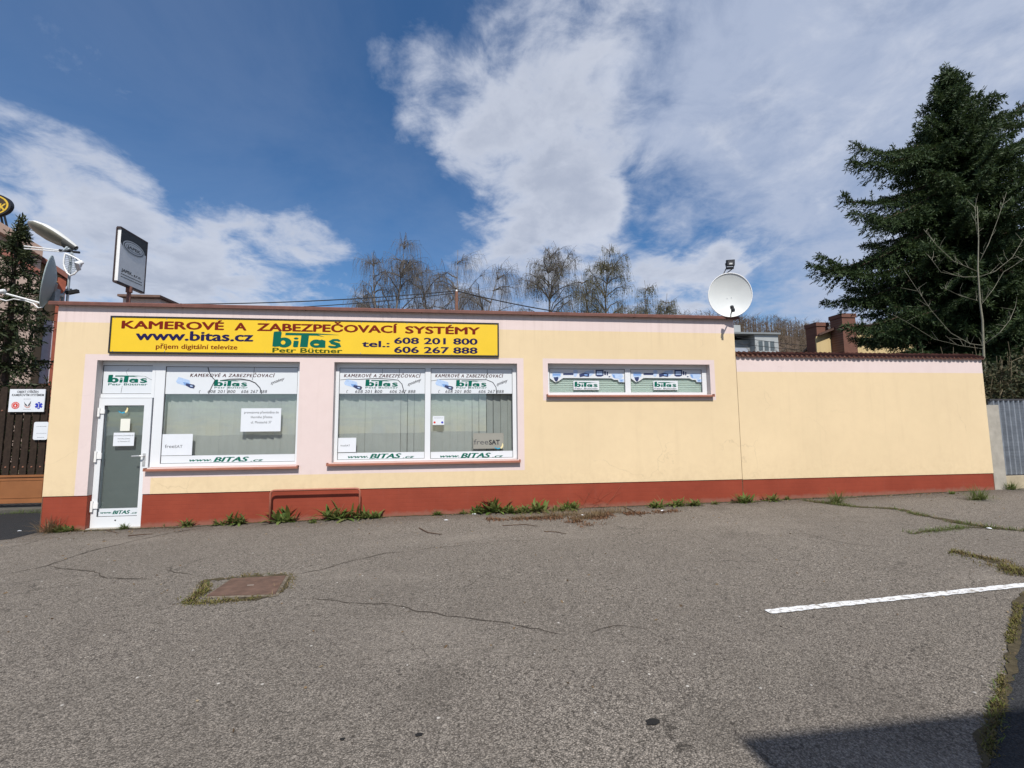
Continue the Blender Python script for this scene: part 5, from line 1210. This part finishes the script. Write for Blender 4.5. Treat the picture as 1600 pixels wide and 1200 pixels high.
# twiggy bush over the metal fence
def bush():
    r = np.random.default_rng(3); t = thing('hedge_bush', 'dark leafy bush with bare stems above the grey metal fence', 'bush', (12.6, 1.0, gz(12)))
    st = MB(); BP = []
    for i in range(95):
        x = r.uniform(11.15, 15.2); y = r.uniform(.6, 1.9); h = r.uniform(2.2, 3.3) if x > 11.5 else r.uniform(1.9, 2.7); dx, dy = r.normal(0, .22), r.normal(0, .2)
        pts = [np.array([x+dx*u+r.normal(0, .03), y+dy*u, gz(x)+h*u]) for u in np.linspace(0, 1, 8)]; st.tube(pts, [.016*(1-u)+.005 for u in np.linspace(0, 1, 8)], 4, cap=False)
        for j in range(36):
            u = r.uniform(.45, 1.0); b = pts[int(u*7)]; e = b+np.array([r.normal(0, .22), r.normal(0, .2), r.uniform(-.05, .3)])
            if j < 9: st.tube([b, (b+e)/2+r.normal(0, .02, 3), e], [.006, .005, .003], 3, cap=False)
            for k in range(7): BP.append(b+(e-b)*r.uniform(.3, 1)+r.normal(0, .04, 3))
    BP = np.array(BP); v, f = leaf_quads(BP, r.normal(0, 1, BP.shape), .065, .045, .3)
    st.build('stems', simple('bush_stem', (.17, .14, .09), .9, .3, 9), t)['kind'] = 'stuff'; tri_mesh('foliage', v, f, foliage('bush_leaves', [(.022, .035, .015), (.035, .050, .020), (.06, .075, .03), (.10, .085, .045)], .6, .2), t); rel(t)
bush()

# weeds
WEED = foliage('weed_leaf', [(.07, .14, .026), (.115, .21, .040), (.17, .26, .062), (.19, .21, .075)], .6, .4)
GRASS = foliage('grass_blade', [(.06, .11, .022), (.09, .155, .032), (.15, .17, .055)], .6, .3)
DRYG = foliage('dry_grass', [(.22, .16, .085), (.30, .23, .13), (.16, .105, .06)], .8, .2)
MOSS = foliage('moss_tuft', [(.10, .11, .022), (.16, .155, .038), (.19, .145, .065), (.13, .09, .045)], .85, .15)
def ribbon(vs, fs, p, az, L, W, elev, bend, nseg=4, shape=1.0):
    h = np.array([math.cos(az), math.sin(az), 0]); sd = np.array([-h[1], h[0], 0]); b = len(vs)
    for k in range(nseg+1):
        u = k/nseg; ang = elev-bend*u; q = p+h*L*u*math.cos(elev-bend*u*.6)+np.array([0, 0, L*u*math.sin(elev-bend*u*.6)]); w = W*math.sin(math.pi*min(.97, .08+u*.90))**shape; vs += [q+sd*w/2, q-sd*w/2]
    fs += [(b+2*k, b+2*k+1, b+2*k+3, b+2*k+2) for k in range(nseg)]
def weed(px, py, hpx, label, dry=False, grassy=False, wide=1.0, n=46):
    x, y = gnd(px, py); y = min(y, -.035); s_ = (y-CAM[1])/F_PX; h = hpx*s_*1.2; p = np.array([x, y, gz(x)-.005]); vs, fs = [], []
    for i in range(n*(3 if grassy else 1)):
        az = random.uniform(0, 6.28); L = h*random.uniform(.65, 1.25)*wide**.5; el = rad(random.uniform(25, 85))
        q = p+np.array([random.gauss(0, h*.22*wide), random.gauss(0, .015), 0]); q[1] = min(q[1], -.02)
        if grassy: ribbon(vs, fs, q, az, L*1.05, .007, el, rad(random.uniform(10, 60)), 3, .6)
        else: ribbon(vs, fs, q, az, L, h*random.uniform(.11, .26), el, rad(random.uniform(20, 70)), 4)
    vs2, fs2, vs3, fs3 = [], [], [], []
    if not grassy:
        for i in range(random.randint(6, 16)):
            ribbon(vs2, fs2, p+np.array([random.gauss(0, h*.38*wide), random.gauss(0, .012), 0]), random.uniform(0, 6.28), h*random.uniform(.5, 1.25), .006, rad(random.uniform(45, 88)), rad(random.uniform(10, 60)), 3, .6)
        for i in range(random.randint(2, 7)):
            ribbon(vs3, fs3, p+np.array([random.gauss(0, h*.4*wide), random.gauss(0, .012), 0]), random.uniform(0, 6.28), h*random.uniform(.5, 1.5), .006, rad(random.uniform(15, 80)), rad(random.uniform(5, 40)), 3, .6)
    lim = lambda q: [np.array([v[0], min(v[1], -.008), v[2]]) if y > -.3 else v for v in q]
    vs, vs2, vs3 = lim(vs), lim(vs2), lim(vs3)
    m = MB().add(vs, fs).add(vs2, fs2, 1).add(vs3, fs3, 2); m.v = [(a-x, b-y, c-p[2]) for a, b, c in m.v]
    tag(m.build('grass_tuft' if grassy else 'weed', [DRYG if dry else (GRASS if grassy else WEED), GRASS, DRYG], loc=tuple(p)), label, 'grass' if grassy else 'weed', 'weeds along the foot of the wall')
for w in ((88, 829, 17, 'brownish dry weed at the left foot of the shop corner', True, True, 1.3), (100, 829, 7, 'low green grass tuft by the left shop corner', False, True, 1.4), (127, 825, 9, 'small green weed by the hinge side of the white door', False, False, 1.0), (212, 821, 5, 'tiny grass tuft at the handle side foot of the white door', False, True, 2.0),
          (300, 819, 9, 'low weed right of the white door, first below the left window', False, False, 1.5), (347, 818, 9, 'low weed between the door and the large leafy weed beside it', False, False, 1.2), (375, 817, 17, 'large leafy weed just left of the tube rail'), (441, 816, 21, 'leafy weed inside the tube rail, left half'), (488, 817, 6, 'tiny weed inside the tube rail, middle'), (528, 811, 21, 'bushy weed inside the tube rail, right half', False, False, 1.4),
          (569, 809, 16, 'weed just right of the tube rail', False, False, .9), (586, 810, 12, 'smaller weed second to the right of the tube rail'), (683, 804, 9, 'thin weed on the wide bare stretch right of the tube rail', False, False, .8), (724, 803, 7, 'tiny weed below the right edge of the middle window', False, False, .8), (747, 802, 14, 'round weed at the left end of the thick weed row', False, False, 1.0),
          (772, 801, 22, 'tallest weed of the thick weed row'), (798, 802, 12, 'low weed right of the tallest one in the thick row', False, False, 1.4), (820, 801, 12, 'weed touching the left side of the second tall weed', False, False, 1.0), (840, 800, 19, 'second tall weed of the thick weed row'), (866, 799, 9, 'small weed between the second tall weed and the dry stalks', False, False, .9), (884, 798, 14, 'weed left of the dry grass heap', False, False, 1.0), (897, 797, 14, 'weed growing into the dry grass heap', False, False, .9),
          (1027, 793, 14, 'dark weed at the left end of the short weed row below the high window', False, False, 1.2), (1058, 791, 11, 'middle weed of the short row below the high window', False, False, 1.6), (1086, 790, 11, 'right weed of the short row below the high window', False, False, 1.5), (1118, 788, 5, 'tiny weed between the short row and the wall joint', False, False, 1.5), (1164, 786, 14, 'broad weed at the vertical joint between shop and wall', False, False, 1.6), (1207, 783, 13, 'spiky weed just right of the vertical wall joint', False, False, 1.0), (1230, 781, 6, 'tiny weed second to the right of the wall joint', False, False, 1.0),
          (1306, 786, 19, 'tall grass tuft where the mossy joint starts at the wall', False, True, 1.0), (1487, 772, 6, 'tiny plant at the wall foot left of the dark grass cushion'), (1529, 781, 14, 'dense dark green grass cushion near the right end of the wall', False, True, 2.3, 60), (1572, 764, 9, 'grass tuft at the foot of the concrete post', False, True, 1.8)):
    weed(*w)

def scatter_blades(name, polys, per_m, width, hmin, hmax, mat, label=None, bw=.006, kindlab='grass'):
    """ground cover along polylines of ground points: short bent blades"""
    vs, fs = [], []
    for pl in polys:
        P = [np.array(p) for p in pl]
        for a, b in zip(P, P[1:]):
            L = np.linalg.norm(b-a); n_ = int(L*per_m)
            for i in range(n_):
                d = (b-a)/L; nr = np.array([-d[1], d[0]]); q = a+(b-a)*random.random()+nr*random.gauss(0, width*.42); cl = math.sin(q[0]*5.1)+math.sin(q[1]*7.3+1)+math.sin(q[0]*13+q[1]*9)
                if cl < -.9 and random.random() < .8: continue
                ribbon(vs, fs, np.array([q[0], q[1], gz(q[0])]), random.uniform(0, 6.28), random.uniform(hmin, hmax)*(1+.22*cl), bw, rad(random.uniform(20, 85)), rad(random.uniform(10, 70)), 2, .6)
    o = MB().add(vs, fs).build(name, mat); o['kind'] = 'stuff'; return o
j1 = [gnd(*p) for p in ((1255, 782), (1300, 788), (1345, 793), (1400, 796), (1440, 806), (1500, 818), (1560, 826), (1605, 831))]
j2 = [gnd(*p) for p in ((1420, 834), (1470, 829), (1510, 824), (1560, 827))]
j3 = [gnd(*p) for p in ((1485, 862), (1530, 869), (1568, 882), (1605, 902))]
for j, w in ((j1, .12), (j2, .07), (j3, .16)): strip('soil_strip', j, w, SOIL, .005)
scatter_blades('grass_strip', [j1, j1[1:4], j2], 420, .10, .025, .075, GRASS); scatter_blades('grass_strip', [j3], 900, .20, .02, .06, MOSS, bw=.009); scatter_blades('grass_strip', [j1, j3], 160, .14, .03, .06, DRYG)
j4 = [gnd(*p) for p in ((1606, 925), (1593, 945), (1580, 1000), (1564, 1080), (1548, 1160), (1538, 1230))]
strip('soil_strip', j4, .035, SOIL, .0085); scatter_blades('moss_strip', [j4], 1100, .030, .010, .028, MOSS); scatter_blades('grass_strip', [j4[2:5]], 60, .05, .02, .045, GRASS)
# weeds and litter foot strip along the whole wall
foot = [(x, -.03) for x in np.arange(-6.5, 10.9, .5)]
strip('soil_strip', [(x, -.045) for x in np.arange(-6.5, 10.9, .3)], .07, SOIL, .005, .5); scatter_blades('grass_strip', [[(x, -.035), (x+.5, -.035)] for x in np.arange(-6.5, 10.4, .5)], 34, .03, .015, .05, GRASS)
scatter_blades('grass_strip', [[(-14, 2.02), (-6.6, 2.02)], [(-10, 1.98), (-8, 2.0)]], 150, .10, .03, .10, GRASS)
def scatter_litter():
    """dead leaf bits and crumbs: thick in the seam at the wall, thinning out over the asphalt"""
    r = np.random.default_rng(12); n = 1500; y = -.03-np.abs(r.exponential(.16, n)); far = r.random(n) < .22; y[far] = -r.uniform(.2, 5.5, far.sum()); x = r.uniform(-6.4, 10.6, n)
    keep = (np.sin(x*2.3)+np.sin(x*5.7+2)+np.sin(x*.9+1) > -.9) | far; x, y = x[keep], y[keep]; n = len(x)
    P = np.stack([x, y, np.array([gz(v)+.006 for v in x])], 1); D = r.normal(0, 1, (n, 3)); D[:, 2] = np.abs(D[:, 2])*.15; D /= np.linalg.norm(D, axis=1)[:, None]
    v, f = leaf_quads(P, D, .026, .014, .08); v[:, 2] = np.maximum(v[:, 2], np.array([gz(q) for q in v[:, 0]])+.003)
    tri_mesh('leaf_litter', v, f, foliage('dead_leaf_bits', [(.14, .085, .045), (.22, .15, .085), (.085, .06, .04), (.28, .22, .14)], .9, .1))['kind'] = 'stuff'
scatter_litter()
# heap of dry grass and stalks
heap = []
for (a, b) in (((790, 812), (985, 800)), ((860, 806), (960, 800)), ((895, 812), (945, 806)), ((895, 816), (940, 803))): heap.append([gnd(*a), gnd(*b)])
scatter_blades('dry_grass_heap', heap, 420, .10, .05, .16, DRYG, bw=.005)
DEB = foliage('leaf_litter', [(.16, .075, .04), (.23, .125, .065), (.10, .058, .033)], .9, .1)
scatter_blades('leaf_litter', [[gnd(885, 818), gnd(950, 808)], [gnd(890, 812), gnd(955, 804)], [gnd(900, 822), gnd(945, 816)], [gnd(760, 812), gnd(880, 810)], [gnd(975, 804), gnd(1060, 798)]], 620, .17, .02, .05, DEB, bw=.012)
vs, fs = [], []
for i in range(26):
    x = X(random.uniform(905, 960), 790, -.05); ribbon(vs, fs, np.array([x, -.03, gz(x)]), random.choice((0, math.pi))+random.gauss(0, .15), random.uniform(.2, .55), .004, rad(random.uniform(25, 80)), rad(random.uniform(5, 40)), 5, .4)
vs = [np.array([v[0], min(v[1], -.006), v[2]]) for v in vs]
o = MB().add(vs, fs).build('dry_stalks', DRYG); o['kind'] = 'stuff'
# loose twigs
TW = simple('dead_twig', (.09, .055, .038), .9, .3, 20)
for pts, r, lab in (([(655, 826), (668, 833), (690, 836)], .009, 'bent dead twig on the asphalt below the middle window'), ([(765, 790), (766, 805), (764, 819)], .007, 'short upright twig at the left end of the weed row'), ([(785, 822), (820, 820), (840, 823)], .006, 'thin straight twig lying below the weed row'), ([(840, 812), (858, 810), (861, 816)], .007, 'forked twig at the edge of the leaf litter'), ([(975, 793), (985, 797), (1003, 808)], .009, 'dark curved stick right of the dry grass heap'), ([(850, 831), (870, 832), (885, 835)], .006, 'lone twig on the asphalt below the dry grass heap'), ([(165, 829), (178, 832), (185, 834)], .006, 'pale twig lying in front of the white door'), ([(200, 838), (222, 836), (240, 835)], .007, 'dark twig on the crack in front of the white door')):
    P = [gnd(*p) for p in pts]; tag(MB().tube([(x, min(y, -.05), gz(x)+r+.002) for x, y in P], [r, r*.9, r*.5], 5).build('twig', TW), lab, 'twig', 'dead twigs on the asphalt')
for px, py, lab in ((1035, 799, 'white scrap of litter by the weed row under the high window'), (697, 814, 'white scrap of litter on the asphalt right of the tube rail'), (741, 804, 'white scrap of litter at the left end of the weed row'), (30, 831, 'white scrap of litter on the dark driveway'), (910, 806, 'white scrap of litter in the dry grass heap'), (1546, 827, 'white scrap of litter in the right mossy joint')):
    x, y = gnd(px, py); m = MB(); n = 7; top = [(x+.035*math.cos(6.28*k/n)*random.uniform(.6, 1.3), y+.025*math.sin(6.28*k/n), gz(x)+.008+random.uniform(0, .012)) for k in range(n)]
    m.add(top+[(x, y, gz(x)+.025)], [(k, (k+1) % n, n) for k in range(n)]); tag(m.build('litter_scrap', PAPER), lab, 'litter', 'white litter scraps')
# pale single stones in the asphalt
vs, fs = [], []
for i in range(420):
    x, y = random.uniform(-7, 7), random.uniform(-6.6, -.4); s_ = random.uniform(.004, .011); b = len(vs)
    vs += [np.array([x+s_*math.cos(a)*random.uniform(.7, 1.2), y+s_*math.sin(a), gz(x)+.001]) for a in np.linspace(0, 5.24, 6)]+[np.array([x, y, gz(x)+s_*.6])]; fs += [(b+k, b+(k+1) % 6, b+6) for k in range(6)]
o = MB().add(vs, fs).build('loose_gravel', simple('pale_gravel', (.36, .34, .31), .9, .4, 2)); o['kind'] = 'stuff'

# manhole cover with mossy border
def manhole():
    q = [gnd(*p) for p in ((322, 934), (363, 906), (447, 901.5), (430, 930.5))]; t = thing('manhole_cover', 'rusty brown metal cover set in the asphalt with a mossy edge', 'manhole cover', (q[0][0]+.25, q[0][1]+.2, gz(q[0][0])))
    m = simple('rusty_plate', (.115, .070, .052), .85, .3, 9, .3, bump=.35, bscale=120); mb = MB()
    mb.add([(x, y, gz(x)+.004) for x, y in q]+[(x, y, gz(x)+.016) for x, y in q], [(4, 5, 6, 7)[::-1] if False else (4, 7, 6, 5)]+[(i, 4+i, 4+(i+1) % 4, (i+1) % 4) for i in range(4)]); mb.build('plate', m, t)
    c = np.mean(q, 0); MB().box(c[0]-.03, c[0]+.03, c[1]-.006, c[1]+.006, gz(c[0])+.0165, gz(c[0])+.02).build('lifting_slot', simple('slot_pale', (.30, .26, .22), .7), t)
    mb = MB(); big = [np.array(c)+(np.array(p)-c)*1.10 for p in q]
    for i in range(4):
        a, b, a2, b2 = np.array(q[i]), np.array(q[(i+1) % 4]), big[i], big[(i+1) % 4]; mb.add([(*p, gz(p[0])+.004+.008*(j < 2)) for j, p in enumerate((a, b, b2, a2))], [(0, 3, 2, 1)])
    mb.build('frame', simple('frame_concrete', (.15, .125, .095), .9, .4, 30), t); rel(t)
    ring = [gnd(*p) for p in ((285, 944), (318, 924), (322, 907), (385, 900), (448, 897), (456, 905), (440, 925), (400, 936), (340, 940), (285, 944))]
    strip('soil_strip', ring, .075, SOIL, .0045, .6); scatter_blades('moss_strip', [ring], 330, .075, .008, .028, MOSS, bw=.008); scatter_blades('moss_strip', [ring[:3], ring[7:], [ring[0], ring[1]]], 420, .10, .01, .035, MOSS, bw=.009); scatter_blades('grass_strip', [ring[:5]], 40, .06, .02, .05, GRASS); scatter_blades('grass_strip', [[gnd(419, 898), gnd(427, 897)]], 1200, .03, .03, .07, GRASS); scatter_blades('dry_grass_heap', [ring], 60, .10, .02, .07, DRYG, bw=.006)
manhole()

# ------------------------------------------------------------------ background houses and hill
HY = 9.0
def left_house():
    t = thing('neighbour_house', 'pinkish house with sloping roof edges behind the conifer at the left edge', 'house', (-14, HY+2, gz(-14)))
    zb = gz(-14); WALL = stucco('house_wall', (.47, .36, .30)); WALL2 = stucco('house_wall_ochre', (.45, .33, .20))
    O = np.array(at(66, 392, HY)); n = O-CAM; n[2] = 0; n /= np.linalg.norm(n); u = np.array([n[1], -n[0], 0])      # the front faces the yard corner; u runs right along it
    def on(px, py, off=0.0):
        d = ray(px, py); return CAM+d*(((O-CAM)@n+off)/(d@n))
    uz = lambda p: ((p-O)@u, p[2])
    def slab(mb, pts, d0, d1, mi=0):
        """polygon (along the front, height) pushed back from d0 to d1"""
        k = len(pts); v = [np.array([O[0], O[1], 0])+u*(s_ if d < 1 else s_-.25*(s_ > -3))+n*d+np.array([0, 0, z]) for d in (d0, d1) for s_, z in pts]
        mb.add(v, [tuple(range(k)), tuple(range(2*k-1, k-1, -1))]+[(i, k+i, k+(i+1) % k, (i+1) % k) for i in range(k)], mi); return mb
    a0, b0 = uz(on(-60, 316)), uz(on(66, 391)); sl_ = (b0[1]-a0[1])/(b0[0]-a0[0]); a0 = (-9, b0[1]+sl_*(-9-b0[0]))
    slab(MB(), [(a0[0], zb), (b0[0], zb), (b0[0], b0[1]-.32), (a0[0], a0[1]-.32)], 0, 5).build('wall', WALL, t)
    slab(MB(), [(a0[0], a0[1]-.318), (b0[0]+.02, b0[1]-.318), (b0[0]+.02, b0[1]), (a0[0], a0[1])], -.35, 5.2).build('roof', simple('house_eave', (.36, .25, .20), .8, .12), t)
    slab(MB(), [(a0[0], a0[1]-.92), (b0[0]-.01, b0[1]-.92), (b0[0]-.01, b0[1]-.72), (a0[0], a0[1]-.72)], -.06, -.001).build('cornice', simple('house_cornice', (.30, .12, .09), .8, .12), t)
    c1, c0 = uz(on(103, 428, .6)), uz(on(56, 397, .6)); s2 = (c1[1]-c0[1])/(c1[0]-c0[0])
    slab(MB(), [(b0[0]+.002, zb), (c1[0], zb), (c1[0], c1[1]-.2), (b0[0]+.002, c1[1]-.2+s2*(b0[0]-c1[0]))], .6, 4.8).build('extension_wall', WALL2, t)
    slab(MB(), [(b0[0]+.004, c1[1]-.198+s2*(b0[0]-c1[0])), (c1[0]+.12, c1[1]-.198+s2*.12), (c1[0]+.12, c1[1]+s2*.12), (b0[0]+.004, c1[1]+s2*(b0[0]-c1[0]))], .35, 4.9).build('extension_roof', simple('house_eave_red', (.24, .10, .075), .8, .12), t)
    slab(MB(), [(c1[0]-.20, zb), (c1[0]+.02, zb), (c1[0]+.02, c1[1]-.21), (c1[0]-.20, c1[1]-.21)], .45, .598).build('corner_pilaster', simple('pilaster_red', (.30, .085, .05), .8, .15), t)
    w0, w1 = uz(on(69, 500, .6)), uz(on(79, 600, .6)); w = slab(MB(), [(w0[0], w1[1]), (w1[0], w1[1]), (w1[0], w0[1]), (w0[0], w0[1])], .56, .599).build('window', simple('pale_panel', (.42, .42, .47), .6), t)
    rel(t)
    # round advert on the roof
    Y = HY-.6; c = np.array(at(-12, 321, Y)); a, b = X(20, 321, Y)-X(-12, 321, Y), (Z(0, 304, Y)-Z(0, 338, Y))/2; t = thing('oval_sign', 'black and yellow oval sign on the roof edge, cut by the left picture edge', 'sign', tuple(c))
    def ov(mb, s_, y0, y1, mi=0):
        n = 40; P = [(c[0]+a*s_*math.cos(6.2832*k/n), c[2]+b*s_*1.05*math.sin(6.2832*k/n)-.0*math.cos(6.2832*k/n)) for k in range(n)]; mb.add([(x, y, z) for y in (y0, y1) for x, z in P], [tuple(range(n))[::-1], tuple(range(n, 2*n))]+[(k, (k+1) % n, n+(k+1) % n, n+k) for k in range(n)], mi)
    mb = MB(); ov(mb, 1, Y-.06, Y+.06); mb.build('case', BLACK, t); mb = MB(); ov(mb, .88, Y-.064, Y-.061); mb.build('yellow_ring', simple('sign_gold', (.62, .42, .05), .5), t); mb = MB(); ov(mb, .78, Y-.068, Y-.065); mb.build('dark_field', simple('sign_dark', (.05, .035, .02), .5), t)
    word(t, 'JAPEK', (-38, 329), (9, 326), 10, Y-.07, simple('sign_gold_letter', (.62, .42, .05), .5), bold=.03, shear=.1); MB().tube([(c[0]+a*.62, Y, c[2]-b*.8), (c[0]+a*.75, Y+.3, c[2]-b-1.0)], .03, 6).tube([(c[0]+a*.45, Y, c[2]-b*.8), (c[0]+a*.35, Y+.5, c[2]-b-1.2)], .03, 6).build('strut', BLACK, t); rel(t)
left_house()

def right_house():
    Y = 13.0; t = thing('chimney_house', 'yellow house with two brick chimneys behind the tiled wall', 'house', (X(1310, 550, Y), Y+2, gz(16)))
    BR = MT('chimney_brick', .9, .2); br = BR.n('ShaderNodeTexBrick'); br.inputs['Scale'].default_value = 4; br.inputs['Mortar Size'].default_value = .015; mp = BR.n('ShaderNodeMapping'); mp.inputs['Rotation'].default_value = (rad(90), 0, 0); BR.l(BR.tc.outputs['Object'], mp.inputs[0]); BR.l(mp.outputs[0], br.inputs['Vector'])
    br.inputs['Color1'].default_value = (.14, .066, .05, 1); br.inputs['Color2'].default_value = (.19, .09, .066, 1); br.inputs['Mortar'].default_value = (.20, .13, .10, 1); BR.color(BR.mix(.4, br.outputs['Color'], BR.ramp(BR.noise(3, 5), [(.3, (.11, .052, .040)), (.7, (.18, .084, .062))])))
    W_ = stucco('cream_wall', (.58, .45, .24)); zb = gz(16)
    xl, xr = X(1276, 540, Y), X(1370, 540, Y)+2.2; z1, z2 = Z(1275, 526, Y), Z(1312, 511, Y); xm = X(1312, 511, Y)
    mb = MB(); f = [(xl, Y, zb), (xr, Y, zb), (xr, Y, z2-.15), (xm, Y, z2), (xl, Y, z1)]; SK = 3.7; k = [(x+SK, Y+5, z) for x, _, z in f]; mb.add(f+k, [(0, 1, 2, 3, 4), (9, 8, 7, 6, 5), (0, 4, 9, 5), (1, 6, 7, 2)]); mb.build('wall', W_, t)
    mb = MB(); p = [(xl-.06, z1-.0), (xm, z2+.0), (xr+.2, z2-.17)]; v = [(x+(SK if y > Y else 0), y, z+dz) for y in (Y-.3, Y+5.3) for x, z in p for dz in (.004, .12)]; mb.add(v, [(0, 2, 3, 1), (2, 4, 5, 3), (6, 7, 9, 8), (8, 9, 11, 10), (1, 3, 9, 7), (3, 5, 11, 9), (0, 6, 8, 2), (2, 8, 10, 4), (0, 1, 7, 6), (4, 10, 11, 5)]); mb.build('roof', simple('dark_roof', (.085, .05, .04), .8, .2), t)
    for (a, b, ztop, dy, cap) in ((1277, 1295, 504, .25, 1), (1318, 1339, 490, -.76, 0)):
        x0, x1 = X(a, 530, Y+dy), X(b, 530, Y+dy); zt = Z((a+b)/2, ztop, Y+dy); mb = MB().box(x0, x1, Y+dy, Y+dy+.75, zb, zt-.2).box(x0-.04, x1+.04, Y+dy-.04, Y+dy+.79, zt-.2, zt); mb.build('chimney', BR.m, t)
    mb = MB().tube([(xm+.1, Y-.1, z2-.3), (xm+.1, Y-.35, z2-.2), (xm+.12, Y-.38, z2-.6)], .03, 6); mb.build('wall_lamp', GALV, t); rel(t)
right_house()
def far_block():
    Y = 48; t = thing('far_building', 'pale grey flat roofed building far away above the tiled wall', 'building', (X(1180, 540, Y), Y, 0)); xl, xr = X(1118, 535, Y), X(1208, 535, Y); xm = X(1172, 535, Y); zt = Z(1180, 525, Y)
    GW, DG = simple('far_white_wall', (.34, .36, .365), .8, .1, .5), simple('far_grey_wall', (.20, .215, .22), .8, .15, .5)
    MB().box(xm, xr, Y-1.0, Y+12, 0, zt).build('wall', GW, t); MB().box(xl, xm-.01, Y, Y+12, 0, zt-.6).build('grey_wall', DG, t); MB().box(xl-.2, xr+.2, Y-1.3, Y+12.3, zt+.01, zt+.25).build('roof', DG, t); x0 = X(1147, 515, Y); MB().box(x0, x0+1.3, Y+.5, Y+2, zt+.26, zt+1.6).build('chimney', GW, t)
    for i in range(3): 
        x = xm+.5+i*.85; w = MB().box(x, x+.6, Y-1.02, Y-1.001, zt-2.2, zt-.9).build('window', simple('far_window', (.09, .11, .12), .3), t)
    MB().box(xl, xm-.3, Y-.05, Y-.01, zt-2.6, zt-1.7).build('window_band', simple('far_window_band', (.33, .36, .42), .4), t); rel(t)
    # bare tree before it
    r = np.random.default_rng(9); Y2 = 30; P0 = np.array([X(1200, 560, Y2), Y2, .1]); t = thing('bare_tree', 'dark leafless tree in front of the far grey building', 'tree', tuple(P0)); tb, lb = MB(), MB(); H = Z(1195, 524, Y2)
    tb.tube([P0+[0, 0, H*.75*u] for u in np.linspace(0, 1, 6)], [.16*(1-u*.6) for u in np.linspace(0, 1, 6)], 6)
    for i in range(46):
        az = r.uniform(0, 6.28); s_ = r.uniform(.4, .75); a = P0+[0, 0, H*s_]; L = r.uniform(1.0, 2.2); d = np.array([math.cos(az), math.sin(az), r.uniform(.3, 1.1)]); pts = [a+d*L*u+r.normal(0, .06, 3) for u in np.linspace(0, 1, 5)]; lb.tube(pts, [.04*(1-u)+.012 for u in np.linspace(0, 1, 5)], 4, cap=False)
        for j in range(7): b = pts[r.integers(1, 5)]; lb.tube([b, b+r.normal(0, .3, 3)+[0, 0, .3]], [.014, .008], 3, cap=False)
    tb.build('trunk', TWIG, t); lb.build('limbs', TWIG, t)['kind'] = 'stuff'; rel(t)
far_block()
def hill():
    r = np.random.default_rng(4); xs = np.linspace(-40, 420, 80); ys = np.linspace(85, 460, 44)
    def hz(x, y):
        ridge = (46+2.0*math.sin(x*.021+1)+1.2*math.sin(x*.06))*min(1, max(0, (x-5)/70)); u = min(1, max(0, (y-90)/105)); return -.2+ridge*(u*u*(3-2*u))*(1-.5*max(0, (y-200)/260))
    v = np.array([[(x, y, hz(x, y)) for x in xs] for y in ys]).reshape(-1, 3); nx = len(xs); i = np.array([[a*nx+c for c in range(nx-1)] for a in range(len(ys)-1)]).ravel(); f = np.stack([i, i+1, i+1+nx, i+nx], 1)
    tag(tri_mesh('hill', v, f, simple('hill_floor', (.085, .060, .042), .95, .3, .08)), kind='structure')
    P, Q, W = [], [], []
    for k in range(2600):
        x, y = r.uniform(80, 260), r.uniform(110, 215); z = hz(x, y); h = r.uniform(6, 10)
        P.append((x, y, z)); Q.append((x+r.normal(0, .3), y, z+h)); W.append(.16)
        for j in range(12):
            s_ = r.uniform(.25, .95); b = np.array([x, y, z+h*s_]); e = b+np.array([r.normal(0, 1.3), r.normal(0, 1.3), r.uniform(.6, 2.2)]); P.append(b); Q.append(e); W.append(.07)
    P, Q, W = np.array(P), np.array(Q), np.array(W)[:, None]; d = Q-P; d /= np.linalg.norm(d, axis=1)[:, None]; a = np.cross(d, r.normal(0, 1, d.shape)); a /= np.linalg.norm(a, axis=1)[:, None]; b = np.cross(d, a)
    v = np.stack([P+a*W, P-.5*a*W+.87*b*W, P-.5*a*W-.87*b*W, Q], 1).reshape(-1, 3); k4 = np.arange(len(P))[:, None]*4; f = np.concatenate([k4+np.array([[0, 1, 3]]), k4+np.array([[1, 2, 3]]), k4+np.array([[2, 0, 3]])])
    o = tri_mesh('hill_wood', v, f, foliage('bare_wood', [(.075, .050, .036), (.11, .075, .052), (.09, .075, .05)], .9, 0)); o['kind'] = 'stuff'
hill()

# house behind the camera: it throws the shadow at the lower right and shows in the panes
def back_house():
    h = 6.0; yf = -5.87-h/math.tan(SUN_EL)/math.cos(SUN_AZ)*1.0; x0 = 1.37-math.tan(SUN_AZ)*h/math.tan(SUN_EL)
    x0 = float(gnd(1150, 1150)[0])+math.tan(-SUN_AZ)*h/math.tan(SUN_EL); y0 = float(gnd(1150, 1150)[1])-math.cos(SUN_AZ)*h/math.tan(SUN_EL)
    t = thing('opposite_house', 'two storey plastered house across the yard behind the camera', 'house', (x0+5, y0-4, 0)); W_ = stucco('opposite_wall', (.42, .36, .28))
    MB().box(x0+.12, x0+12, y0-8, y0-.12, -.3, h-.12).build('wall', W_, t); MB().box(x0, x0+12.1, y0-8.1, y0, h-.119, h).build('roof', simple('roof_flat', (.12, .11, .10), .9), t)
    for zz in (1.0, 3.8):
        for i in range(4):
            x = x0+1.2+i*2.7; w = MB().box(x, x+1.3, y0-.119, y0-.08, zz, zz+1.4).build('window', PVC, t)
            MB().box(x+.07, x+1.23, y0-.079, y0-.07, zz+.07, zz+1.33).build('pane', simple('opposite_pane', (.04, .05, .055), .1, .1, 4, .6), w)
    rel(t)
back_house()
